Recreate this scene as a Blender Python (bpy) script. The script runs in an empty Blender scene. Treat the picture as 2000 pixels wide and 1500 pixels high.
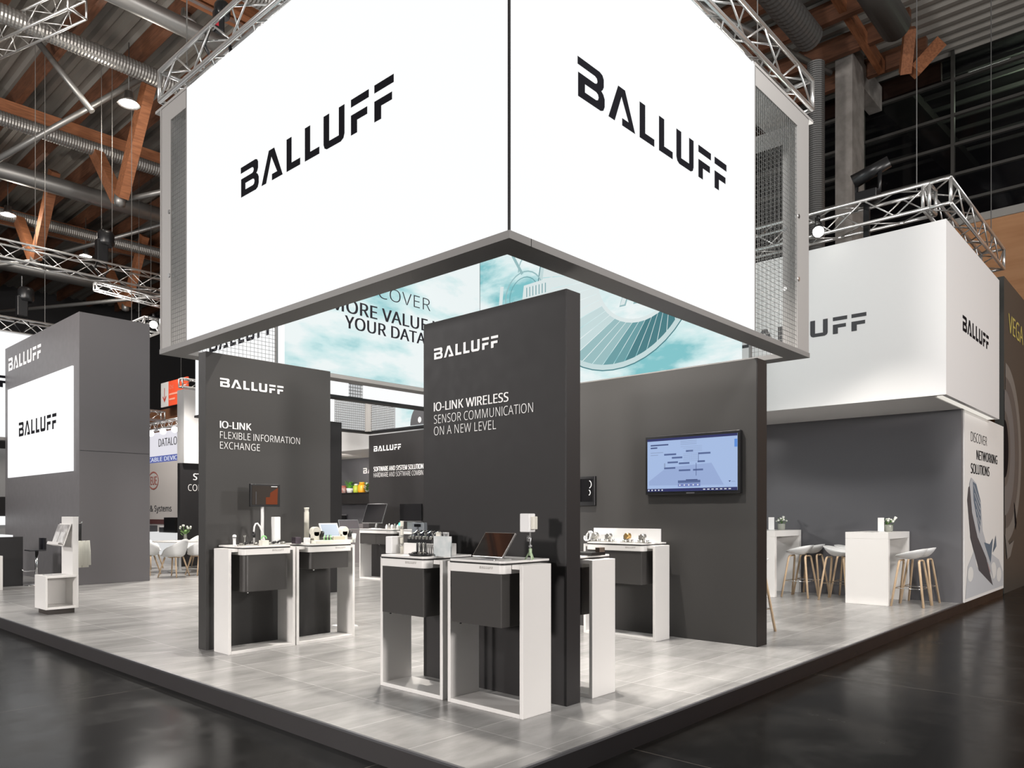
import bpy, math, random
from mathutils import Vector, Matrix
from mathutils.geometry import tessellate_polygon
random.seed(7)
PI = math.pi
sc = bpy.context.scene
C = sc.collection

# ---------------------------------------------------------------- camera, world, exposure, big lights
cam_d = bpy.data.cameras.new('camera'); cam_d.sensor_width = 36; cam_d.lens = 36 * 1476 / 2000
cam_d.shift_y = 253 / 2000; cam_d.clip_end = 200
cam = bpy.data.objects.new('camera', cam_d); C.objects.link(cam)
cam.location = (0, 0, 1.385); cam.rotation_euler = (PI / 2, 0, math.radians(42.3 - 90))
sc.camera = cam
sc.view_settings.view_transform = 'Standard'; sc.view_settings.look = 'None'
sc.view_settings.exposure = 0.0; sc.view_settings.gamma = 1.0; sc.view_settings.use_curve_mapping = False
w = bpy.data.worlds.new('world'); sc.world = w; w.use_nodes = True
w.node_tree.nodes['Background'].inputs[0].default_value = (0.9, 0.95, 1.0, 1)
w.node_tree.nodes['Background'].inputs[1].default_value = 0.105

def light(kind, loc, target, power, size=0.5, color=(1, 1, 1), angle=70, blend=0.5):
    d = bpy.data.lights.new('scene_light', kind); d.energy = power; d.color = color
    if kind == 'AREA': d.shape = 'DISK'; d.size = size
    else: d.shadow_soft_size = size
    if kind == 'SPOT': d.spot_size = math.radians(angle); d.spot_blend = blend
    o = bpy.data.objects.new('scene_light', d); C.objects.link(o); o.location = loc
    v = Vector(target) - Vector(loc); o.rotation_euler = v.to_track_quat('-Z', 'Y').to_euler()
    return o
WARM = (1, .93, .86)
# spots hanging inside the big hanging lightbox
light('SPOT', (5.17, 4.0, 5.75), (3.0, 3.0, 0), 900, .05, WARM, 76, .7)
light('SPOT', (5.13, 6.2, 5.75), (2.9, 5.0, 0), 850, .05, WARM, 86, .7)
light('SPOT', (5.4, 5.0, 5.75), (7.3, 4.4, .6), 1000, .05, WARM, 90, .6)
light('SPOT', (6.9, 4.6, 5.75), (6.0, 7.0, .3), 550, .05, WARM, 100, .5)
light('SPOT', (6.8, 7.4, 5.75), (6.4, 7.0, 0), 600, .08, WARM, 120, .4)
# spots of the second lightbox and far half, plus added fill spots
light('SPOT', (8.5, 11.8, 5.75), (8.6, 12.0, 0), 1100, .15, WARM, 125, .5)
light('SPOT', (4.9, 11.0, 6.4), (4.4, 11.2, 0), 1000, .12, WARM, 115, .5)
light('SPOT', (8.2, 17.4, 6.2), (7.6, 17.0, 0), 1900, .2, WARM, 110, .5)
light('SPOT', (9.3, 4.4, 5.7), (10.0, 3.6, 0), 650, .12, WARM, 76, .8)  # added spot without a fixture, brightens the floor before the fascia
light('SPOT', (9.0, 2.3, 5.7), (12.5, 3.9, .1), 480, .1, WARM, 36, .8)  # added spot without a fixture, brightens bar tables and stools
light('SPOT', (12.0, 17.0, 2.9), (12.9, 18.6, 1.6), 90, .1, WARM, 120, .7)
# unseen fill lights added to brighten the stand, far booths and roof
light('AREA', (-13, 4.5, 4.0), (5, 6, 1.6), 2100, 1.6, (1, .94, .90))
light('AREA', (3.0, -13, 4.0), (6, 5, 1.6), 1550, 1.6, (1, .94, .90))
light('AREA', (-6, 17, 6.0), (5, 16, 2.5), 700, 1.2, (1, .97, .95))
light('AREA', (4.5, 0.5, 7.4), (11.8, 5.0, 3.6), 300, 1.2, (1, .98, .96))  # added to brighten the long fascia side, no lamp hangs here
light('AREA', (14, -10, 6.5), (13.5, 4, 2.0), 560, 1.2, (1, .97, .94))
light('AREA', (8, 26, 8.0), (12.5, 29, 2), 700, 1.5, (1, .95, .9))
light('AREA', (0.5, 13, 7.0), (8, 25, 13), 600, 3, (1, .92, .84))  # added up-light for the roof

# ---------------------------------------------------------------- materials
MATS = {}
def M(name, col, rough=.5, metal=0.0, spec=.5, emit=0.0, bump=None, coat=0):
    if name in MATS: return MATS[name]
    m = bpy.data.materials.new(name); m.use_nodes = True; nt = m.node_tree; p = nt.nodes['Principled BSDF']
    p.inputs['Base Color'].default_value = (*col, 1); p.inputs['Roughness'].default_value = rough
    p.inputs['Metallic'].default_value = metal; p.inputs['Specular IOR Level'].default_value = spec
    if coat: p.inputs['Coat Weight'].default_value = coat
    if emit:
        p.inputs['Emission Color'].default_value = (*col, 1); p.inputs['Emission Strength'].default_value = emit
    if bump:
        sc_, st = bump; tc = nt.nodes.new('ShaderNodeTexCoord'); n = nt.nodes.new('ShaderNodeTexNoise')
        n.inputs['Scale'].default_value = sc_; n.inputs['Detail'].default_value = 4
        nt.links.new(tc.outputs['Object'], n.inputs['Vector'])
        b = nt.nodes.new('ShaderNodeBump'); b.inputs['Strength'].default_value = st; b.inputs['Distance'].default_value = .01
        nt.links.new(n.outputs['Fac'], b.inputs['Height']); nt.links.new(b.outputs['Normal'], p.inputs['Normal'])
        r = nt.nodes.new('ShaderNodeMapRange'); r.inputs['To Min'].default_value = max(0, rough - .07); r.inputs['To Max'].default_value = min(1, rough + .07)
        nt.links.new(n.outputs['Fac'], r.inputs['Value']); nt.links.new(r.outputs['Result'], p.inputs['Roughness'])
    MATS[name] = m; return m
def noise_mat(name, c0, c1, scale, stretch=(1, 1, 1), rough=.5, detail=6, lo=.35, hi=.65, spec=.5, rot=0):
    m = M(name, c0, rough, spec=spec); nt = m.node_tree; p = nt.nodes['Principled BSDF']
    tc = nt.nodes.new('ShaderNodeTexCoord'); mp = nt.nodes.new('ShaderNodeMapping'); mp.inputs['Scale'].default_value = stretch
    mp.inputs['Rotation'].default_value = (0, 0, rot)
    n = nt.nodes.new('ShaderNodeTexNoise'); n.inputs['Scale'].default_value = scale; n.inputs['Detail'].default_value = detail
    r = nt.nodes.new('ShaderNodeValToRGB'); r.color_ramp.elements[0].position = lo; r.color_ramp.elements[1].position = hi
    r.color_ramp.elements[0].color = (*c0, 1); r.color_ramp.elements[1].color = (*c1, 1)
    nt.links.new(tc.outputs['Object'], mp.inputs['Vector']); nt.links.new(mp.outputs['Vector'], n.inputs['Vector'])
    nt.links.new(n.outputs['Fac'], r.inputs['Fac']); nt.links.new(r.outputs['Color'], p.inputs['Base Color'])
    return m
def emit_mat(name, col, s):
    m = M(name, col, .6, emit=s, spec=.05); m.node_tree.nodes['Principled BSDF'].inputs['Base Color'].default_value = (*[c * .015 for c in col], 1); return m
def tile_mat():
    m = M('pale concrete tiles', (.5, .5, .5), .27); nt = m.node_tree; p = nt.nodes['Principled BSDF']; L = nt.links.new
    tc = nt.nodes.new('ShaderNodeTexCoord'); mp = nt.nodes.new('ShaderNodeMapping'); mp.inputs['Location'].default_value = (-3.44, -2.84, 0)
    L(tc.outputs['Object'], mp.inputs['Vector'])
    def math(op, a, b=None):
        q = nt.nodes.new('ShaderNodeMath'); q.operation = op
        for k, x in enumerate((a, b)):
            if x is None: continue
            if isinstance(x, (int, float)): q.inputs[k].default_value = x
            else: L(x, q.inputs[k])
        return q.outputs[0]
    sp = nt.nodes.new('ShaderNodeSeparateXYZ'); L(mp.outputs['Vector'], sp.inputs[0])
    cx, cy = math('DIVIDE', sp.outputs[0], .6), math('DIVIDE', sp.outputs[1], .6)
    line = math('LESS_THAN', math('MINIMUM', math('PINGPONG', cx, .5), math('PINGPONG', cy, .5)), .0055)
    cb = nt.nodes.new('ShaderNodeCombineXYZ'); L(math('FLOOR', cx), cb.inputs[0]); L(math('FLOOR', cy), cb.inputs[1])
    wn = nt.nodes.new('ShaderNodeTexWhiteNoise'); wn.noise_dimensions = '2D'; L(cb.outputs[0], wn.inputs['Vector'])
    tr = nt.nodes.new('ShaderNodeValToRGB'); tr.color_ramp.elements[0].color = (.285, .282, .275, 1); tr.color_ramp.elements[1].color = (.345, .342, .334, 1); L(wn.outputs['Value'], tr.inputs['Fac'])
    b = nt.nodes.new('ShaderNodeMix'); b.data_type = 'RGBA'; L(line, b.inputs['Factor']); L(tr.outputs['Color'], b.inputs[6]); b.inputs[7].default_value = (.50, .495, .48, 1)
    mp2 = nt.nodes.new('ShaderNodeMapping'); mp2.inputs['Scale'].default_value = (1, 3.2, 1); L(tc.outputs['Object'], mp2.inputs['Vector'])
    n = nt.nodes.new('ShaderNodeTexNoise'); n.inputs['Scale'].default_value = 1.3; n.inputs['Detail'].default_value = 8; n.inputs['Roughness'].default_value = .62
    L(mp2.outputs['Vector'], n.inputs['Vector'])
    r = nt.nodes.new('ShaderNodeMapRange'); r.inputs['From Min'].default_value = .3; r.inputs['From Max'].default_value = .7; r.inputs['To Min'].default_value = .74; r.inputs['To Max'].default_value = 1.22
    L(n.outputs['Fac'], r.inputs['Value'])
    mx = nt.nodes.new('ShaderNodeMix'); mx.data_type = 'RGBA'; mx.blend_type = 'MULTIPLY'; mx.inputs['Factor'].default_value = 1
    L(b.outputs[2], mx.inputs[6]); L(r.outputs['Result'], mx.inputs[7]); L(mx.outputs[2], p.inputs['Base Color'])
    return m
def hall_floor_mat():
    m = M('dark hall floor', (.02, .02, .02), .2, spec=.06); nt = m.node_tree; p = nt.nodes['Principled BSDF']; L = nt.links.new
    tc = nt.nodes.new('ShaderNodeTexCoord')
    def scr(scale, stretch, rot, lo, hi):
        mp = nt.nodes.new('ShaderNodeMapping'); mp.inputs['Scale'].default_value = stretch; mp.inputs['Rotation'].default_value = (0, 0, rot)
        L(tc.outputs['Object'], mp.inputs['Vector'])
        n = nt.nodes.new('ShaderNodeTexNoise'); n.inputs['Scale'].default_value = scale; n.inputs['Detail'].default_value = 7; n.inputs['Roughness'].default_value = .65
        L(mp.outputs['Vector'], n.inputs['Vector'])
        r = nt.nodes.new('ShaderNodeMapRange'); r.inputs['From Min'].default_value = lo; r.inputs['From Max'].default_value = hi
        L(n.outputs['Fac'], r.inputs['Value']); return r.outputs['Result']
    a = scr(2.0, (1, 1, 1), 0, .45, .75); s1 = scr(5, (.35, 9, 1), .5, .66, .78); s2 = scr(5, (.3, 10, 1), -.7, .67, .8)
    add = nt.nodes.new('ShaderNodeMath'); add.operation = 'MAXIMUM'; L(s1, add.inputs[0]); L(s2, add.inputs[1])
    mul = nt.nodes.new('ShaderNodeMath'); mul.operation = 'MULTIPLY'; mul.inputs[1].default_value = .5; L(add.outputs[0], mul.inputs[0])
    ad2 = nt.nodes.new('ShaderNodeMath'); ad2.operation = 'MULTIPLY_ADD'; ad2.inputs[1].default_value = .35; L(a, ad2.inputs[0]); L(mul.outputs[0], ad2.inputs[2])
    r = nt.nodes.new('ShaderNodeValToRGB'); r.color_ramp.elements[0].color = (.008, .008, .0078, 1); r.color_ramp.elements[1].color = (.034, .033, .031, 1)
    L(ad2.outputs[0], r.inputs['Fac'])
    b = nt.nodes.new('ShaderNodeTexBrick'); b.offset = 0; b.inputs['Scale'].default_value = 1; b.inputs['Brick Width'].default_value = 3.1; b.inputs['Row Height'].default_value = 3.1
    b.inputs['Mortar Size'].default_value = .006; b.inputs['Color1'].default_value = (0, 0, 0, 1); b.inputs['Color2'].default_value = (0, 0, 0, 1); b.inputs['Mortar'].default_value = (1, 1, 1, 1)
    mp = nt.nodes.new('ShaderNodeMapping'); mp.inputs['Location'].default_value = (-1.05, -.6, 0); L(tc.outputs['Object'], mp.inputs['Vector']); L(mp.outputs['Vector'], b.inputs['Vector'])
    mx = nt.nodes.new('ShaderNodeMix'); mx.data_type = 'RGBA'; L(b.outputs['Color'], mx.inputs['Factor']); L(r.outputs['Color'], mx.inputs[6]); mx.inputs[7].default_value = (.055, .05, .045, 1)
    L(mx.outputs[2], p.inputs['Base Color'])
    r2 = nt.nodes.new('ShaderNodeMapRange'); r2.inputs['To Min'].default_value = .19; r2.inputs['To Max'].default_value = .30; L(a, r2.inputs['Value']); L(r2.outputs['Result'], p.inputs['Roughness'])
    return m
def sky_print(name, teal_lo, teal_hi, strength=.95, off=0):
    """a backlit cloth print of clouds"""
    m = M(name, (1, 1, 1), .7, spec=.04); nt = m.node_tree; p = nt.nodes['Principled BSDF']; L = nt.links.new
    tc = nt.nodes.new('ShaderNodeTexCoord'); mp = nt.nodes.new('ShaderNodeMapping'); mp.inputs['Scale'].default_value = (.55, .55, 1.5); mp.inputs['Location'].default_value = (off, off * .7, off)
    n = nt.nodes.new('ShaderNodeTexNoise'); n.inputs['Scale'].default_value = 1.0; n.inputs['Detail'].default_value = 6; n.inputs['Roughness'].default_value = .55
    L(tc.outputs['Object'], mp.inputs['Vector']); L(mp.outputs['Vector'], n.inputs['Vector'])
    r = nt.nodes.new('ShaderNodeValToRGB'); e = r.color_ramp.elements; e[0].position = teal_lo; e[0].color = (.88, .95, .95, 1); e[1].position = teal_hi; e[1].color = (.22, .56, .60, 1)
    k = r.color_ramp.elements.new((teal_lo + teal_hi) / 2); k.color = (.62, .84, .85, 1)
    L(n.outputs['Fac'], r.inputs['Fac']); p.inputs['Base Color'].default_value = (.006, .007, .007, 1)
    L(r.outputs['Color'], p.inputs['Emission Color']); p.inputs['Emission Strength'].default_value = strength
    return m

WHITE = M('white lacquer', (.80, .785, .765), .32, bump=(30, .02))
WHITE2 = M('white matt panel', (.80, .80, .80), .55)
DARKR = M('anthracite board lit copy', (.05, .0485, .047), .5, spec=.3, bump=(8, .03))  # lighter copy of the board; stronger light on it put into colour
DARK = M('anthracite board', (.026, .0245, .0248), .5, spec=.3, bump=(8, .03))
DARK2 = M('anthracite and edge shade', (.017, .016, .017), .45)  # also paints the shade on one wall's end face
EDGE = M('painted edge shade', (.009, .008, .008), .5)  # near-black that stands for shade on a wall's end face
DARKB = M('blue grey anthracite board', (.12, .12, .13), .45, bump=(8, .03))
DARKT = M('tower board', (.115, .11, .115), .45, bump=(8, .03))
CAB = M('dark cabinet lacquer', (.058, .055, .053), .32)
BLACK = M('black plastic', (.01, .01, .011), .35)
GAP = M('black shadow gap strip', (.012, .011, .011), .5)
GLASSB = M('black screen glass', (.006, .006, .007), .06, coat=.5)
ALU = M('aluminium', (.72, .72, .72), .28, 1)
ALUB = M('brushed aluminium truss', (.78, .78, .77), .32, .85)
CHROME = M('chrome', (.85, .85, .85), .12, 1)
GREYF = M('grey frame profile', (.22, .215, .21), .5)
GREYL = M('light grey corner plate', (.36, .35, .34), .5)
WIRE = M('galvanised wire mesh', (.17, .17, .165), .5, .3)
GLOW = emit_mat('backlit white cloth', (.985, .995, 1), .99)
GLOWE = emit_mat('bright white led', (1, 1, 1), 1.05)
INK = M('black print', (.006, .006, .009), .8, spec=.1)
INKG = M('dark grey print', (.05, .05, .055), .6)
PALE = M('white lettering', (.85, .84, .83), .5, emit=.12)
WOOD = noise_mat('oak legs', (.60, .43, .27), (.74, .56, .38), 3, (14, 14, 1), .45)
GLULAM = noise_mat('glulam timber', (.20, .075, .032), (.32, .125, .055), 2.0, (1.2, 12, 12), .6)
GLULAMD = noise_mat('dark glulam timber', (.10, .042, .022), (.17, .07, .036), 2.0, (12, 1.2, 12), .6)
SHELL = M('white plastic shell', (.80, .81, .81), .4)
GREEN = noise_mat('green leaves', (.06, .16, .03), (.20, .36, .10), 12, rough=.6)
PETAL = M('white petals', (.85, .86, .80), .6)
GREENW = M('green wire', (.25, .62, .22), .4)
BRASS = M('brass', (.62, .40, .15), .3, .9)
STEEL = M('machined steel', (.5, .49, .46), .3, .9)
DUCT = M('galvanised duct', (.30, .295, .285), .42, .75)
DUCTD = M('dark grey duct', (.12, .12, .118), .5, .5)
CONC = noise_mat('raw concrete', (.20, .185, .17), (.30, .28, .26), 3, rough=.85)
CREAM = M('cream device plastic', (.74, .72, .64), .4)

# ---------------------------------------------------------------- geometry builder
class G:
    def __init__(s): s.v = []; s.f = []; s.m = []; s.s = []
    def face(s, pts, m=0, sm=False):
        i = len(s.v); s.v += [tuple(p) for p in pts]; s.f.append(tuple(range(i, i + len(pts)))); s.m.append(m); s.s.append(sm)
    def box(s, x0, y0, z0, x1, y1, z1, m=0):
        i = len(s.v)
        s.v += [(x0, y0, z0), (x1, y0, z0), (x1, y1, z0), (x0, y1, z0), (x0, y0, z1), (x1, y0, z1), (x1, y1, z1), (x0, y1, z1)]
        for q in ((0, 3, 2, 1), (4, 5, 6, 7), (0, 1, 5, 4), (1, 2, 6, 5), (2, 3, 7, 6), (3, 0, 4, 7)):
            s.f.append(tuple(i + k for k in q)); s.m.append(m); s.s.append(False)
        return s
    def obox(s, c, u, v, n, su, sv, sn, m=0):
        """box at centre c with axes u, v, n and half sizes"""
        c, u, v, n = map(Vector, (c, u, v, n)); i = len(s.v)
        for dz in (-1, 1):
            for a, b in ((-1, -1), (1, -1), (1, 1), (-1, 1)): s.v.append(tuple(c + u * a * su + v * b * sv + n * dz * sn))
        for q in ((0, 3, 2, 1), (4, 5, 6, 7), (0, 1, 5, 4), (1, 2, 6, 5), (2, 3, 7, 6), (3, 0, 4, 7)):
            s.f.append(tuple(i + k for k in q)); s.m.append(m); s.s.append(False)
        return s
    def tube(s, pts, r, n=8, m=0, caps=True, r1=None, flat=1.0):
        P = [Vector(p) for p in pts]; k = len(P); rings = []; base = len(s.v); prev = None
        for j in range(k):
            d = (P[min(j + 1, k - 1)] - P[max(j - 1, 0)]).normalized()
            if prev is None:
                a = Vector((0, 0, 1)) if abs(d.z) < .9 else Vector((1, 0, 0)); u = d.cross(a).normalized()
            else:
                u = (prev - d * prev.dot(d)).normalized()
            prev = u; v = d.cross(u); rr = r if r1 is None else r + (r1 - r) * j / (k - 1)
            for i in range(n):
                t = 2 * PI * i / n; s.v.append(tuple(P[j] + u * rr * math.cos(t) + v * rr * flat * math.sin(t)))
        for j in range(k - 1):
            for i in range(n):
                a = base + j * n + i; b = base + j * n + (i + 1) % n
                s.f.append((a, b, b + n, a + n)); s.m.append(m); s.s.append(n > 5)
        if caps:
            s.f.append(tuple(base + i for i in reversed(range(n)))); s.m.append(m); s.s.append(False)
            s.f.append(tuple(base + (k - 1) * n + i for i in range(n))); s.m.append(m); s.s.append(False)
        return s
    def lathe(s, prof, cx=0, cy=0, n=24, m=0, sx=1, sy=1, sm=True):
        base = len(s.v)
        for r, z in prof:
            for i in range(n):
                t = 2 * PI * i / n; s.v.append((cx + r * sx * math.cos(t), cy + r * sy * math.sin(t), z))
        for j in range(len(prof) - 1):
            for i in range(n):
                a = base + j * n + i; b = base + j * n + (i + 1) % n
                s.f.append((a, b, b + n, a + n)); s.m.append(m); s.s.append(sm)
        if prof[0][0] > 0: s.f.append(tuple(base + i for i in reversed(range(n)))); s.m.append(m); s.s.append(False)
        if prof[-1][0] > 0: s.f.append(tuple(base + (len(prof) - 1) * n + i for i in range(n))); s.m.append(m); s.s.append(False)
        return s
    def ball(s, c, r, n=10, k=6, m=0, sx=1, sy=1, sz=1):
        base = len(s.v); c = Vector(c)
        for j in range(k + 1):
            a = -PI / 2 + PI * j / k
            for i in range(n):
                t = 2 * PI * i / n; s.v.append((c.x + r * sx * math.cos(a) * math.cos(t), c.y + r * sy * math.cos(a) * math.sin(t), c.z + r * sz * math.sin(a)))
        for j in range(k):
            for i in range(n):
                a = base + j * n + i; b = base + j * n + (i + 1) % n
                s.f.append((a, b, b + n, a + n)); s.m.append(m); s.s.append(True)
        return s
    def flat(s, outer, o, u, v, holes=(), m=0):
        """flat shape: 2D outline laid out from o along u and v"""
        o, u, v = Vector(o), Vector(u), Vector(v); loops = [outer, *holes]
        al = [p for l in loops for p in l]; i0 = len(s.v)
        s.v += [tuple(o + u * p[0] + v * p[1]) for p in al]
        nrm = u.cross(v)
        for t in tessellate_polygon([[Vector((p[0], p[1], 0)) for p in l] for l in loops]):
            a, b, c = (Vector(s.v[i0 + k]) for k in t)
            if (b - a).cross(c - a).dot(nrm) < 0: t = (t[0], t[2], t[1])
            s.f.append(tuple(i0 + k for k in t)); s.m.append(m); s.s.append(False)
        return s
    def prism(s, outer, z0, z1, m=0):
        i = len(s.v); n = len(outer)
        s.v += [(x, y, z0) for x, y in outer] + [(x, y, z1) for x, y in outer]
        s.f.append(tuple(i + k for k in reversed(range(n)))); s.m.append(m); s.s.append(False)
        s.f.append(tuple(i + n + k for k in range(n))); s.m.append(m); s.s.append(False)
        for k in range(n):
            s.f.append((i + k, i + (k + 1) % n, i + n + (k + 1) % n, i + n + k)); s.m.append(m); s.s.append(False)
        return s
    def logo(s, o, u, v, h, m=0, upto=7):
        U = Vector(u) * h; V = Vector(v) * h
        for k, (out, holes) in LOGO:
            if k < upto: s.flat(out, o, U, V, holes, m)
        return s
    def text(s, t, o, u, v, h, width=None, off=0, m=0):
        if off > 0:
            nn = Vector(u).cross(Vector(v))
            for k in (-1, -.33, .33, 1): s.text(t, Vector(o) + Vector(u) * h * .036 * k + nn * .0002 * (k + 1), u, v, h, width, -1e-6, m)
            return s
        off = 0 if off == -1e-6 else LIGHT_OFF
        vs, fs, wd, cap = glyphs(t, off); U = Vector(u) * ((width / wd) if width else h / cap); V = Vector(v) * (h / cap); o = Vector(o); i = len(s.v)
        s.v += [tuple(o + U * a + V * b) for a, b in vs]
        for f in fs: s.f.append(tuple(i + k for k in f)); s.m.append(m); s.s.append(False)
        return s
    def build(s, name, mats, parent=None, bevel=0, seg=2):
        me = bpy.data.meshes.new(name); me.from_pydata(s.v, [], s.f)
        for mm in (mats if isinstance(mats, (list, tuple)) else [mats]): me.materials.append(mm)
        me.polygons.foreach_set('material_index', s.m); me.polygons.foreach_set('use_smooth', s.s); me.update()
        o = bpy.data.objects.new(name, me); C.objects.link(o)
        if bevel:
            b = o.modifiers.new('Bevel', 'BEVEL'); b.width = bevel; b.segments = seg; b.limit_method = 'ANGLE'; b.angle_limit = math.radians(50)
        if parent is not None:
            o.parent = parent
            if parent.type == 'EMPTY' and parent.name in WORLD: o.matrix_parent_inverse = Matrix.Translation(-Vector(parent.location))
        return o
LOGO = [
    (0, ([(0, 1), (.95, 1), (1.07, .96), (1.13, .87), (1.13, .67), (1.08, .58), (1.02, .53), (1.11, .47), (1.17, .37), (1.17, .17), (1.11, .05), (.99, 0), (.02, 0), (.02, .61), (.74, .61), (.82, .64), (.85, .7), (.82, .77), (.74, .8), (0, .8)], [[(.31, .2), (.31, .41), (.79, .41), (.87, .38), (.9, .31), (.87, .23), (.79, .2)]])),
    (1, ([(1.34, 0), (1.63, 0), (1.95, .76), (2.29, .2), (1.98, .2), (1.98, 0), (2.62, 0), (2.12, 1), (1.79, 1)], [])),
    (2, ([(2.84, 1), (3.13, 1), (3.13, .21), (3.61, .21), (3.61, 0), (2.84, 0)], [])),
    (3, ([(3.86, 1), (4.15, 1), (4.15, .21), (4.63, .21), (4.63, 0), (3.86, 0)], [])),
    (4, ([(4.84, 1), (5.13, 1), (5.13, .21), (5.6, .21), (5.6, 1), (5.88, 1), (5.88, .18), (5.83, .06), (5.7, 0), (5.01, 0), (4.89, .06), (4.84, .18)], [])),
    (5, ([(6.18, 1), (7.0, 1), (7.0, .78), (6.18, .78)], [])), (5, ([(6.18, .56), (6.93, .56), (6.93, .35), (6.47, .35), (6.47, 0), (6.18, 0)], [])),
    (6, ([(7.24, 1), (8.07, 1), (8.07, .78), (7.24, .78)], [])), (6, ([(7.24, .56), (8.0, .56), (8.0, .35), (7.54, .35), (7.54, 0), (7.24, 0)], []))]
_GC = {}; _ADV = {}
LIGHT_OFF = -.010
FONT = None
try:
    FONT = bpy.data.fonts.load(bpy.utils.system_resource('DATAFILES', path='fonts') + '/NotoSansHebrew-Regular.woff2')
except Exception: FONT = None
def glyphs(t, off):
    if (t, off) in _GC: return _GC[(t, off)]
    def mesh(s_):
        cu = bpy.data.curves.new('t', 'FONT'); cu.body = s_
        if FONT: cu.font = FONT
        cu.offset = off; cu.resolution_u = 3
        o = bpy.data.objects.new('t', cu); C.objects.link(o); dg = bpy.context.evaluated_depsgraph_get(); dg.update()
        me = o.evaluated_get(dg).to_mesh(); vs = [(p.co.x, p.co.y) for p in me.vertices]; fs = [tuple(p.vertices) for p in me.polygons]
        o.evaluated_get(dg).to_mesh_clear(); bpy.data.objects.remove(o); bpy.data.curves.remove(cu); return vs, fs
    cap = max(p[1] for p in mesh('H')[0]); mx = lambda q: max(p[0] for p in mesh(q)[0])
    if 'HH' not in _ADV: _ADV['HH'] = mx('HH')
    vs, fs, x = [], [], 0.0
    for c in t:
        if c not in _ADV: _ADV[c] = mx('H' + c + 'H') - _ADV['HH'] if c != 'I' else .30 * cap
        if c == 'I': a = .085 * cap - off; b = .215 * cap + off; gv, gf = [(a, 0), (b, 0), (b, cap), (a, cap)], [(0, 1, 2, 3)]
        elif c == ' ': gv, gf = [], []
        else: gv, gf = mesh(c)
        k = len(vs); vs += [(p[0] + x, p[1]) for p in gv]; fs += [tuple(i + k for i in f) for f in gf]; x += _ADV[c]
    x0 = min(p[0] for p in vs); vs = [(a - x0, b) for a, b in vs]
    _GC[(t, off)] = (vs, fs, max(p[0] for p in vs), cap); return _GC[(t, off)]

WORLD = set()
def tag(o, label, cat, group=None, kind=None):
    o['label'] = label; o['category'] = cat
    if group: o['group'] = group
    if kind: o['kind'] = kind
    return o
def thing(name, label, cat, loc=(0, 0, 0), rotz=0, group=None, world=True):
    """an Empty at the thing's base; world=True: its parts are given in world coordinates"""
    o = bpy.data.objects.new(name, None); C.objects.link(o); o.location = loc; o.rotation_euler = (0, 0, rotz); o.empty_display_size = .1
    if world: WORLD.add(o.name)
    return tag(o, label, cat, group)
def dup(root, loc, rotz=0, label=None, group=None):
    def cp(o, par):
        c = o.copy(); C.objects.link(c)
        if par: c.parent = par
        for ch in o.children: cp(ch, c)
        return c
    r = cp(root, None); r.location = loc; r.rotation_euler = (0, 0, rotz)
    if label: r['label'] = label
    if group: r['group'] = group
    return r
def struct(o): o['kind'] = 'structure'; return o
UX, UY, UZ = (1, 0, 0), (0, 1, 0), (0, 0, 1)
NX, NY = (-1, 0, 0), (0, -1, 0)
# ---------------------------------------------------------------- hall shell
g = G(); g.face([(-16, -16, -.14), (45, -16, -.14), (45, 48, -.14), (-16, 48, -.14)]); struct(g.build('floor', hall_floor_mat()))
g = G(); g.box(2.87, 2.735, -.13, 16.6, 26, 0); struct(g.build('floor_raised', tile_mat()))
kerb = M('black kerb strip', (.014, .013, .014), .3, bump=(3, .02)); edge = M('grey edge rail', (.16, .16, .17), .35, .6)
for n, b, e in (('trim_1', (2.852, 2.717, -.14, 2.87, 26, -.012), (2.85, 2.715, -.012, 2.87, 26, .002)), ('trim_2', (2.87, 2.717, -.14, 16.6, 2.735, -.012), (2.87, 2.715, -.012, 16.6, 2.735, .002))):
    o = struct(G().box(*b).build(n, kerb if n == 'trim_2' else M('lit kerb strip copy', (.042, .039, .040), .4, bump=(3, .02)))); G().box(*e).build('edge_rail', edge, o)  # lighter kerb copy: light falling on this side is put into its colour
deckm = M('corrugated steel roof deck', (.30, .285, .26), .55, .3)
g = G(); x = -8.0; k = 0
while x < 22.3:
    for a, z0, b, z1 in ((0, 13.30, .07, 13.22), (.07, 13.22, .19, 13.22), (.19, 13.22, .26, 13.30), (.26, 13.30, .38, 13.30)):
        g.face([(x + a, -14, z0), (x + a, 46, z0), (x + b, 46, z1), (x + b, -14, z1)])
    x += .38
struct(g.build('ceiling', deckm))
struct(G().box(-14, 46, -.14, 30, 46.3, 14).build('wall_back', M('dark hall wall', (.022, .022, .024), .7)))
wr = struct(G().box(22.05, -12, -.14, 22.3, 46, 8.75).build('wall_right', noise_mat('spruce panel wall', (.42, .20, .085), (.52, .27, .13), 1.6, (1, .3, 3), .6)))
G().box(22.0, -12, 8.75, 22.3, 46, 8.95).build('wall_capping', M('grey capping', (.32, .31, .29), .6), wr)
struct(G().box(37, -40, -.14, 37.2, 50, 16).build('wall_dark_backdrop', M('night backdrop', (.004, .004, .006), .9)))  # added dark backdrop, blocks the grey world behind the window
win = struct(G().box(22.1, -12, 8.95, 22.12, 46, 13.6).build('window_1', M('night window glass', (.004, .004, .005), .06)))
win.data.materials[0].node_tree.nodes['Principled BSDF'].inputs['Alpha'].default_value = .45
mull = M('dark window profile', (.05, .048, .044), .45)
for y in (9.1, 6.9, 4.7, 2.5, .3): G().box(21.98, y - .04, 8.95, 22.1, y + .04, 13.6).build('mullion', mull, win)
for z in (9.4, 10.1, 10.87, 11.64, 12.55): G().box(22.0, -12, z - .035, 22.1, 46, z + .035).build('transom', mull, win)
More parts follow.
